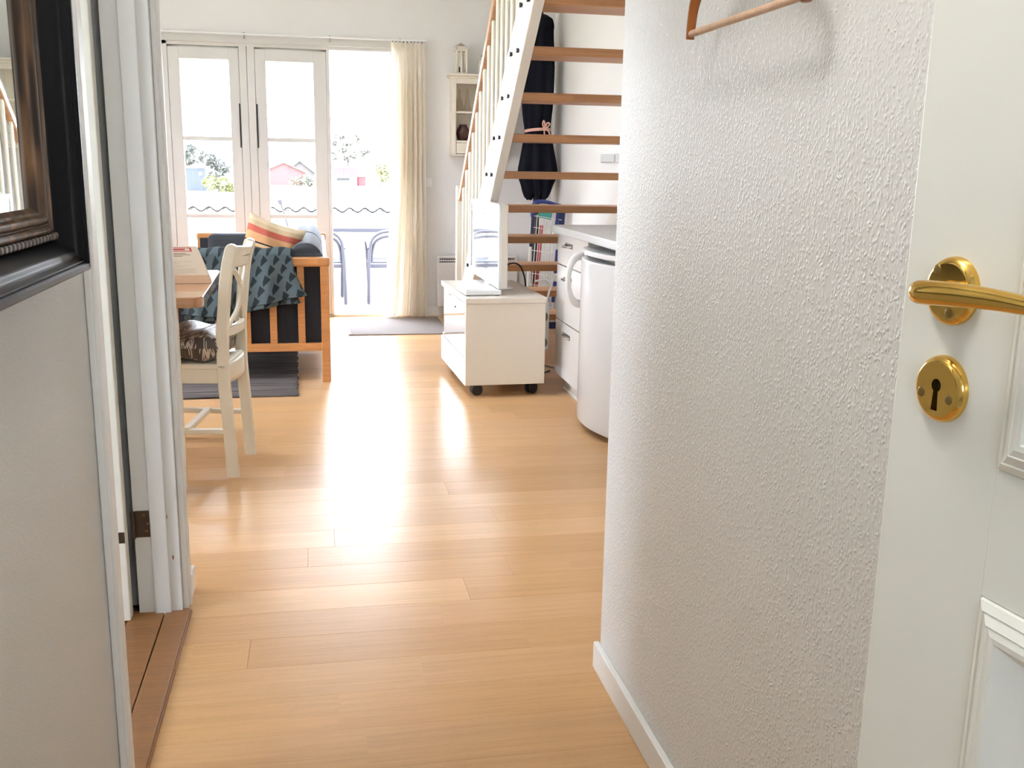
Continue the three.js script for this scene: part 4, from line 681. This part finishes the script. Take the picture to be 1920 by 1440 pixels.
// ---------------------------------------------------------------- entrance door, standing open along the right wall
{
  const d = struct('door_3', null, null, 'cream panelled entrance door with brass handle standing open on the right', 'door'); d.position.set(0.462, 0, -0.723); d.rotation.y = -1.4508;
  const Wd = 0.86, H = 2.05, st = 0.118, T = -0.042, P = mat.doorPaint, pan = [[st, Wd - st, 0.22, 0.905], [st, Wd - st, 1.003, 1.92]];
  const leaf = part(d, 'door_leaf', M(box(0, st, 0.012, H, T, 0, 0.003), box(Wd - st, Wd, 0.012, H, T, 0, 0.003), box(st - 0.002, Wd - st + 0.002, 0.012, 0.22, T, 0, 0.0015), box(st - 0.002, Wd - st + 0.002, 0.905, 1.003, T, 0, 0.0015), box(st - 0.002, Wd - st + 0.002, 1.92, H, T, 0, 0.0015)), P);
  for (const [a, b, y0, y1] of pan) {
    part(leaf, 'panel', M(moulding(a, b, y0, y1, [[0, -0.001], [0.001, 0.002], [0.007, 0.0055], [0.008, 0.0045], [0.015, 0.0085], [0.016, 0.0078], [0.021, 0.0095], [0.025, 0.0092], [0.028, 0.006]]), moulding(a, b, y0, y1, curveProf([[0.028, 0.006], [0.034, -0.001], [0.041, -0.009], [0.048, -0.0135], [0.056, -0.0145]])), moulding(a, b, y0, y1, [[0.056, -0.0145], [0.075, -0.0145], [0.079, -0.012]]), box(a + 0.078, b - 0.078, y0 + 0.078, y1 - 0.078, T + 0.01, -0.012, 0), box(a, b, y0, y1, T + 0.006, -0.0155, 0)), P);
  }
  part(leaf, 'latch', box(-0.003, 0.004, 1.082, 1.108, T + 0.014, -0.006, 0.001), mat.bronze);
  const disc = (x, y) => lathe([[0, 0.0075], [0.0205, 0.0075], [0.0225, 0.0072], [0.0248, 0.005], [0.0258, 0.0025], [0.026, 0]], 64).rotateX(Math.PI / 2).translate(x, y, 0);
  const rs = part(d, 'rosette', disc(0.056, 1.124), mat.brass, 'round brass rosette');
  const screw = (parent, x, y) => part(parent, 'screw', lathe([[0, 0.001], [0.0022, 0.0011], [0.0038, 0.0004], [0.0042, 0]], 20).rotateX(Math.PI / 2).translate(x, y, 0.0075), mat.brassDark);
  screw(rs, 0.044, 1.139); screw(rs, 0.0605, 1.108);
  const lv = part(d, 'lever', sweep([[0.056, 1.124, 0.007], [0.056, 1.124, 0.020], [0.0565, 1.1245, 0.030], [0.062, 1.125, 0.037], [0.075, 1.126, 0.0385], [0.1, 1.1275, 0.037], [0.13, 1.128, 0.034], [0.155, 1.1275, 0.033], [0.171, 1.127, 0.0335], [0.175, 1.127, 0.0337]], [[0.0088, 0.0088], [0.0075, 0.0075], [0.0072, 0.0082], [0.0078, 0.0088], [0.0076, 0.0090], [0.0068, 0.0086], [0.006, 0.0074], [0.0056, 0.0064], [0.0052, 0.0056], [0.003, 0.003]], [0, 1, 0], 90, 24), mat.brass, 'polished brass lever handle');
  const kh = new THREE.Shape(); kh.absarc(0, 0, 0.0214, 0, Math.PI * 2, false);
  const hole = new THREE.Path(), ha = Math.asin(0.0024 / 0.005); hole.moveTo(-0.0024, 0.003 - 0.005 * Math.cos(ha)); hole.lineTo(-0.0034, -0.0165); hole.lineTo(0.0034, -0.0165); hole.lineTo(0.0024, 0.003 - 0.005 * Math.cos(ha)); hole.absarc(0, 0.003, 0.005, -Math.PI / 2 + ha, Math.PI * 1.5 - ha, false); hole.closePath(); kh.holes.push(hole);
  const eg = M(new THREE.ExtrudeGeometry(kh, { depth: 0.0055, bevelEnabled: false, curveSegments: 48 }).translate(0, 0, 0.002), lathe([[0.0212, 0.0075], [0.0225, 0.0072], [0.0248, 0.005], [0.0258, 0.0025], [0.026, 0]], 64).rotateX(Math.PI / 2)); eg.translate(0.056, 1.049, 0);
  const es = part(d, 'escutcheon', M(eg), mat.brass, 'round brass keyhole plate');
  part(es, 'keyhole', box(0.049, 0.063, 1.03, 1.06, -0.001, 0.0018, 0), mat.dark);
  const scr = (x, y) => part(es, 'screw', lathe([[0, 0.0008], [0.0022, 0.001], [0.0038, 0.0004], [0.0042, 0]], 20).rotateX(Math.PI / 2).translate(x, y, 0.0074), mat.brassDark);
  scr(0.0405, 1.044); scr(0.0705, 1.044);
  // frame of the entrance opening behind the camera
  const t = struct('trim_3'); part(t, 'jamb', box(-0.39, -0.36, 0, 2.1, 0.14, 0.36, 0.003), mat.trim); part(t, 'jamb', box(0.575, 0.605, 0, 2.1, 0.14, 0.36, 0.003), mat.trim); part(t, 'head', box(-0.39, 0.605, 2.07, 2.11, 0.14, 0.36, 0.003), mat.trim);
}
// ---------------------------------------------------------------- terrace
{
  const dk = struct('floor_3'); const bd = [0, 1, 2].map((k) => std({ color: C(0.15 + 0.06 * k, 0.115 + 0.05 * k, 0.07 + 0.035 * k), roughness: 0.7, map: woodMap }));
  for (let k = 0; k < 21; k++) { const z = -8.39 - k * 0.146; part(dk, 'deck_board', box(-2.6, 2.6, -0.2, -0.17, z - 0.139, z, 0.003), bd[(k * 7) % 3]); }
  struct('trim_4', M(box(-2.6, 2.6, -0.26, -0.2, -11.45, -8.39, 0)), mat.dark);
  const fw = std({ color: C(0.82, 0.82, 0.80), roughness: 0.7 });
  const f = thing('terrace_wall', 'low white terrace wall with a wavy corrugated cap beyond the garden chairs', 'wall');
  part(f, 'wall', box(-3.2, 3.2, -2.0, 0.69, -11.62, -11.47, 0.01), fw);
  part(f, 'cap_sheet', slab((u, v) => { const x = LERP(-3.2, 3.2, u); return [x, 0.705 + 0.022 * Math.cos((x * 2 * Math.PI) / 0.168 - 1.1) - 0.02 * v, LERP(-11.40, -11.75, v)]; }, 460, 4, 0.008), std({ color: C(0.62, 0.62, 0.61), roughness: 0.8 }));
  part(f, 'cap_edge_shade', slab((u, v) => { const x = LERP(-3.2, 3.2, u); return [x, 0.698 + 0.022 * Math.cos((x * 2 * Math.PI) / 0.168 - 1.1) + 0.019 * v - 0.006, -11.393]; }, 460, 1, 0.004), std({ color: C(0.006, 0.006, 0.007), roughness: 1 }), 'dark strip painted as the shade under the wavy edge');  // near-black strip paints in the shade line below the cap sheet
  // table and two tube chairs
  const t = thing('terrace_table', 'grey-topped garden table on the terrace behind the tube chairs', 'table', [0.62, -0.17, -10.68]);
  part(t, 'table_top', box(-0.72, 0.72, 0.702, 0.742, -0.4, 0.4, 0.006), mat.alu);
  for (const x of [-0.66, 0.66]) for (const z of [-0.35, 0.35]) part(t, 'leg', box(x - 0.02, x + 0.02, 0, 0.706, z - 0.02, z + 0.02, 0.004), mat.alu);
  const chair = (x, label) => {
    const c = thing('garden_chair', label, 'chair', [x, -0.17, -9.98], 0, 'tube chairs on the terrace'), r = 0.013;
    part(c, 'back_frame', tube([[-0.26, 0, 0.0], [-0.255, 0.25, 0.02], [-0.245, 0.5, 0.02], [-0.215, 0.66, 0.03], [-0.13, 0.722, 0.04], [0, 0.735, 0.045], [0.13, 0.722, 0.04], [0.215, 0.66, 0.03], [0.245, 0.5, 0.02], [0.255, 0.25, 0.02], [0.26, 0, 0]], r + 0.004, 120, 10), mat.alu);
    part(c, 'inner_frame', tube([[-0.225, 0.42, -0.02], [-0.215, 0.54, -0.005], [-0.185, 0.63, 0.01], [-0.11, 0.675, 0.02], [0, 0.685, 0.022], [0.11, 0.675, 0.02], [0.185, 0.63, 0.01], [0.215, 0.54, -0.005], [0.225, 0.42, -0.02]], 0.015, 100, 10), mat.alu);
    for (const s of [-1, 1]) {
      part(c, 'armrest', tube([[s * 0.25, 0.56, 0.02], [s * 0.262, 0.62, -0.05], [s * 0.262, 0.63, -0.2], [s * 0.26, 0.6, -0.38], [s * 0.25, 0.5, -0.42]], 0.015, 50, 10), mat.alu);
      part(c, 'front_leg', tube([[s * 0.25, 0.5, -0.42], [s * 0.24, 0.25, -0.44], [s * 0.235, 0, -0.46]], r + 0.003, 24, 10), mat.alu);
      part(c, 'foot_cap', cyl(0.017, 0.017, 0.03, 14).translate(s * 0.26, 0.015, 0), mat.whiteP);
      part(c, 'foot_cap', cyl(0.017, 0.017, 0.03, 14).translate(s * 0.235, 0.015, -0.46), mat.whiteP);
      part(c, 'side_rail', bar([s * 0.245, 0.4, 0.02], [s * 0.242, 0.41, -0.43], 0.022, 0.022, 0.005), mat.alu);
    }
    part(c, 'seat', M(box(-0.24, 0.24, 0.415, 0.435, -0.43, 0.0, 0.008), box(-0.24, 0.24, 0.37, 0.41, -0.012, 0.012, 0.006)), mat.alu);
    return c;
  };
  const c0 = chair(0.005, 'grey tube armchair on the terrace half hidden by the sofa and door post');
  copy(c0, 'grey tube armchair on the terrace nearest the cream curtain', [0.75, -0.17, -9.98]);
  const pl = thing('garden_pole', 'slim grey pole leaning beside the low terrace wall', 'pole', [-0.375, 0.77, -11.2]);
  part(pl, 'pole', bar([0, 0, 0], [0.26, -0.94, 0], 0.018, 0.018, 0.005), mat.alu); part(pl, 'head', cyl(0.03, 0.022, 0.05, 14).rotateZ(0.27).translate(-0.006, 0.02, 0), mat.alu);
}
// ---------------------------------------------------------------- land, sheds and trees beyond
{
  struct('ground', box(-700, 700, -2.3, -2.0, -900, 500, 0), std({ color: C(0.50, 0.50, 0.38), roughness: 1 }));
  struct('path', box(-1.15, 1.35, -0.4, -0.04, 0.36, 2.3, 0), std({ color: C(0.45, 0.44, 0.42), roughness: 0.9 }));
  const red = std({ color: C(0.15, 0.028, 0.028), roughness: 0.8 }), roof = std({ color: C(0.016, 0.016, 0.017), roughness: 0.9 }), blue = std({ color: C(0.030, 0.036, 0.046), roughness: 0.8 }), grey = std({ color: C(0.055, 0.048, 0.047), roughness: 0.9 }), wht = std({ color: C(0.8, 0.8, 0.8), roughness: 0.7 });
  const gable = (name, label, x, z, w, d, hw, hr, wm) => {
    const g = thing(name, label, 'house', [x, -2.0, z]); const sh = new THREE.Shape(); sh.moveTo(-w / 2, 0); sh.lineTo(w / 2, 0); sh.lineTo(w / 2, hw); sh.lineTo(0, hr); sh.lineTo(-w / 2, hw); sh.closePath();
    part(g, 'wall', uvm(new THREE.ExtrudeGeometry(sh, { depth: d, bevelEnabled: false }).translate(0, 0, -d)), wm);
    for (const s of [-1, 1]) { const dx = s * (w / 2 + 0.25), sl = (hr - hw) / (w / 2); part(g, 'roof', bar([0, hr + 0.07, -d / 2], [dx, hr + 0.07 - sl * (w / 2 + 0.25), -d / 2], 0.12, d + 0.5, 0.01), roof); }
    if (wm !== red) { const win = part(g, 'window', box(-0.35, 0.35, 0.9, 1.7, -0.02, 0.04, 0.01), wht); part(win, 'window_pane', box(-0.27, 0.27, 0.98, 1.62, 0.03, 0.05, 0), mat.dark); }
    return g;
  };
  gable('red_cabin', 'small red gabled cabin seen through the middle glass door', -4.5, -150, 5.9, 7, 1.75, 3.05, red);
  gable('grey_cabin', 'pale grey gabled house behind the small red cabin', -2.45, -165, 4.6, 7, 1.5, 3.35, grey);
  const rh = thing('red_house', 'long low red house with a pale roof seen through the open doorway', 'house', [4.0, -2.0, -150]);
  part(rh, 'wall', box(-2.6, 2.0, 0, 2.65, -5, 0, 0.02), red); part(rh, 'roof', bar([-0.3, 2.65, 0.3], [-0.3, 3.5, -3], 5.2, 0.12, 0.02), wht); part(rh, 'plinth', box(-2.5, 1.9, 0, 1.3, 0, 0.4, 0.02), wht); part(rh, 'window', box(-1.0, 0.9, 0.75, 1.2, 0.38, 0.44, 0.02), roof); part(rh, 'annex', box(2.1, 3.2, 0, 1.35, -3, -0.5, 0.02), std({ color: C(0.15, 0.02, 0.025), roughness: 0.8 })); part(rh, 'annex_roof', box(2.0, 4.4, 1.35, 1.5, -3.2, -0.3, 0.02), wht); part(rh, 'annex_wall', box(3.2, 4.2, 0, 1.3, -3, -0.6, 0.02), wht);
  const bs = thing('blue_shed', 'blue-grey wooden shed below the trees behind the left glass door', 'shed', [-12.75, -2.0, -115]);
  part(bs, 'wall', box(-1.1, 1.0, 0, 2.5, -3, 0, 0.02), blue); part(bs, 'roof', box(-1.2, 1.15, 2.45, 2.65, -3.2, 0.15, 0.03), std({ color: C(0.5, 0.55, 0.6), roughness: 0.7 }));
  for (let k = 0; k < 9; k++) part(bs, 'cover_batten', box(-1.05 + 0.24 * k, -1.0 + 0.24 * k, 0, 2.44, 0, 0.05, 0.01), blue);
  const lamp = part(bs, 'window', box(0.3, 0.6, 1.7, 2.0, 0.02, 0.07, 0.01), wht);
  const leafQuads = (q, n, blobs, size) => {
    const pos = [];
    for (let k = 0; k < n; k++) {
      const b = blobs[Math.floor(q() * blobs.length)], th = q() * 6.283, cz = q() * 2 - 1, r = Math.cbrt(0.35 + 0.65 * q()), sxy = Math.sqrt(1 - cz * cz);
      const c = new THREE.Vector3(b[0] + b[3] * r * sxy * Math.cos(th), b[1] + b[4] * r * cz, b[2] + b[5] * r * sxy * Math.sin(th)), s = size * (0.5 + q());
      const a = new THREE.Vector3(q() - 0.5, q() - 0.5, q() - 0.5).normalize(), t = new THREE.Vector3(q() - 0.5, q() - 0.5, q() - 0.5).cross(a).normalize();
      const p = [[-s, -s * 0.6], [s, -s * 0.6], [s, s * 0.6], [-s, s * 0.6]].map(([i, j]) => c.clone().addScaledVector(a, i).addScaledVector(t, j));
      for (const i of [0, 1, 2, 0, 2, 3]) pos.push(p[i].x, p[i].y, p[i].z);
    }
    const g = new THREE.BufferGeometry(); g.setAttribute('position', new THREE.Float32BufferAttribute(pos, 3)); g.computeVertexNormals(); return g;
  };
  const bark = std({ color: C(0.04, 0.035, 0.03), roughness: 1 });
  const tree = (name, label, x, z, seed, blobs, n, size, col, trunk) => {
    const t = thing(name, label, 'tree', [x, -2.0, z]); if (label.includes('bush')) t.userData.category = 'bush'; const q = rng(seed);
    part(t, 'foliage', leafQuads(q, n, blobs, size), std({ color: C(...col), roughness: 1, side: THREE.DoubleSide }));
    const ws = trunk.map(([a, b, r]) => { const A = V(a), B = V(b), L = A.distanceTo(B), g = cyl(r * 0.6, r, L, 8); g.applyMatrix4(new THREE.Matrix4().makeRotationFromQuaternion(new THREE.Quaternion().setFromUnitVectors(new THREE.Vector3(0, 1, 0), B.clone().sub(A).normalize())).setPosition(A.clone().add(B).multiplyScalar(0.5))); return g; });
    part(t, 'trunk', M(ws), bark);
  };
  tree('dark_tree', 'tall grey-green tree behind the blue shed, left of the trees', -16.6, -142, 1, [[-1.5, 6.2, 0, 1.3, 0.9, 1], [-0.6, 4.6, 0, 1.6, 1, 1], [0.8, 3.9, 0, 1.5, 1, 1], [-1.2, 3.0, 0, 1.6, 1.2, 1]], 420, 0.22, [0.040, 0.042, 0.036], [[[0, 0, 0], [-0.5, 4, 0], 0.22], [[-0.5, 3, 0], [-1.5, 6.2, 0], 0.1]]);
  tree('conifer_tree', 'grey-green sloping tree right of the blue shed', -13.9, -152, 2, [[-1.2, 3.6, 0, 1.2, 0.8, 1], [-0.2, 2.9, 0, 1.2, 0.8, 1], [0.8, 2.3, 0, 1.1, 0.7, 1], [-0.5, 1.8, 0, 1.7, 0.9, 1]], 420, 0.22, [0.045, 0.047, 0.043], [[[0, 0, 0], [-0.4, 3, 0], 0.2]]);
  tree('green_bush', 'bright yellow-green bush beside the blue shed', -10.2, -112.5, 3, [[-0.8, 0.9, 0, 0.9, 0.8, 0.7], [0.4, 0.8, 0, 1.0, 0.8, 0.7], [1.2, 0.5, 0, 0.6, 0.5, 0.6]], 420, 0.14, [0.085, 0.09, 0.03], [[[0, 0, 0], [0, 1, 0], 0.1]]);
  tree('pale_bush', 'pale bush in front of the small red cabin', -1.9, -140, 4, [[-0.8, 0.7, 0, 0.8, 0.6, 0.6], [0.3, 1.0, 0, 0.8, 0.6, 0.6], [1.2, 0.6, 0, 0.6, 0.5, 0.5]], 300, 0.14, [0.08, 0.08, 0.06], [[[0, 0, 0], [0, 1, 0], 0.1]]);
  tree('umbrella_pine', 'spreading round-topped tree behind the long red house', 4.9, -162, 5, [[-2.1, 6.2, 0, 0.8, 0.4, 0.8], [-1.0, 7.2, 0, 1.3, 0.4, 1], [0.6, 7.3, 0, 1.3, 0.35, 1], [2.2, 6.7, 0, 0.9, 0.45, 0.8], [0.2, 6.1, 0, 1.0, 0.25, 0.6], [-0.6, 5.2, 0, 0.7, 0.4, 0.6], [1.7, 4.6, 0, 1.2, 0.6, 0.8], [0.2, 3.9, 0, 1.1, 0.5, 0.8], [-2.0, 4.3, 0, 0.5, 0.7, 0.5], [2.9, 5.0, 0, 0.9, 0.3, 0.6]], 520, 0.16, [0.042, 0.042, 0.032], [[[0, 0, 0], [0.2, 4, 0], 0.22], [[0.2, 3.4, 0], [-1.6, 6.4, 0], 0.09], [[0.2, 3.8, 0], [1.8, 6.6, 0], 0.09]]);
  tree('yellow_tree', 'light yellow-green tree at the right of the open doorway', 9.3, -148, 6, [[0, 2.6, 0, 0.8, 0.9, 0.8], [0.5, 1.5, 0, 0.8, 0.9, 0.8]], 260, 0.16, [0.09, 0.09, 0.035], [[[0, 0, 0], [0.1, 2.4, 0], 0.12]]);
}

renderer.render(scene, camera);
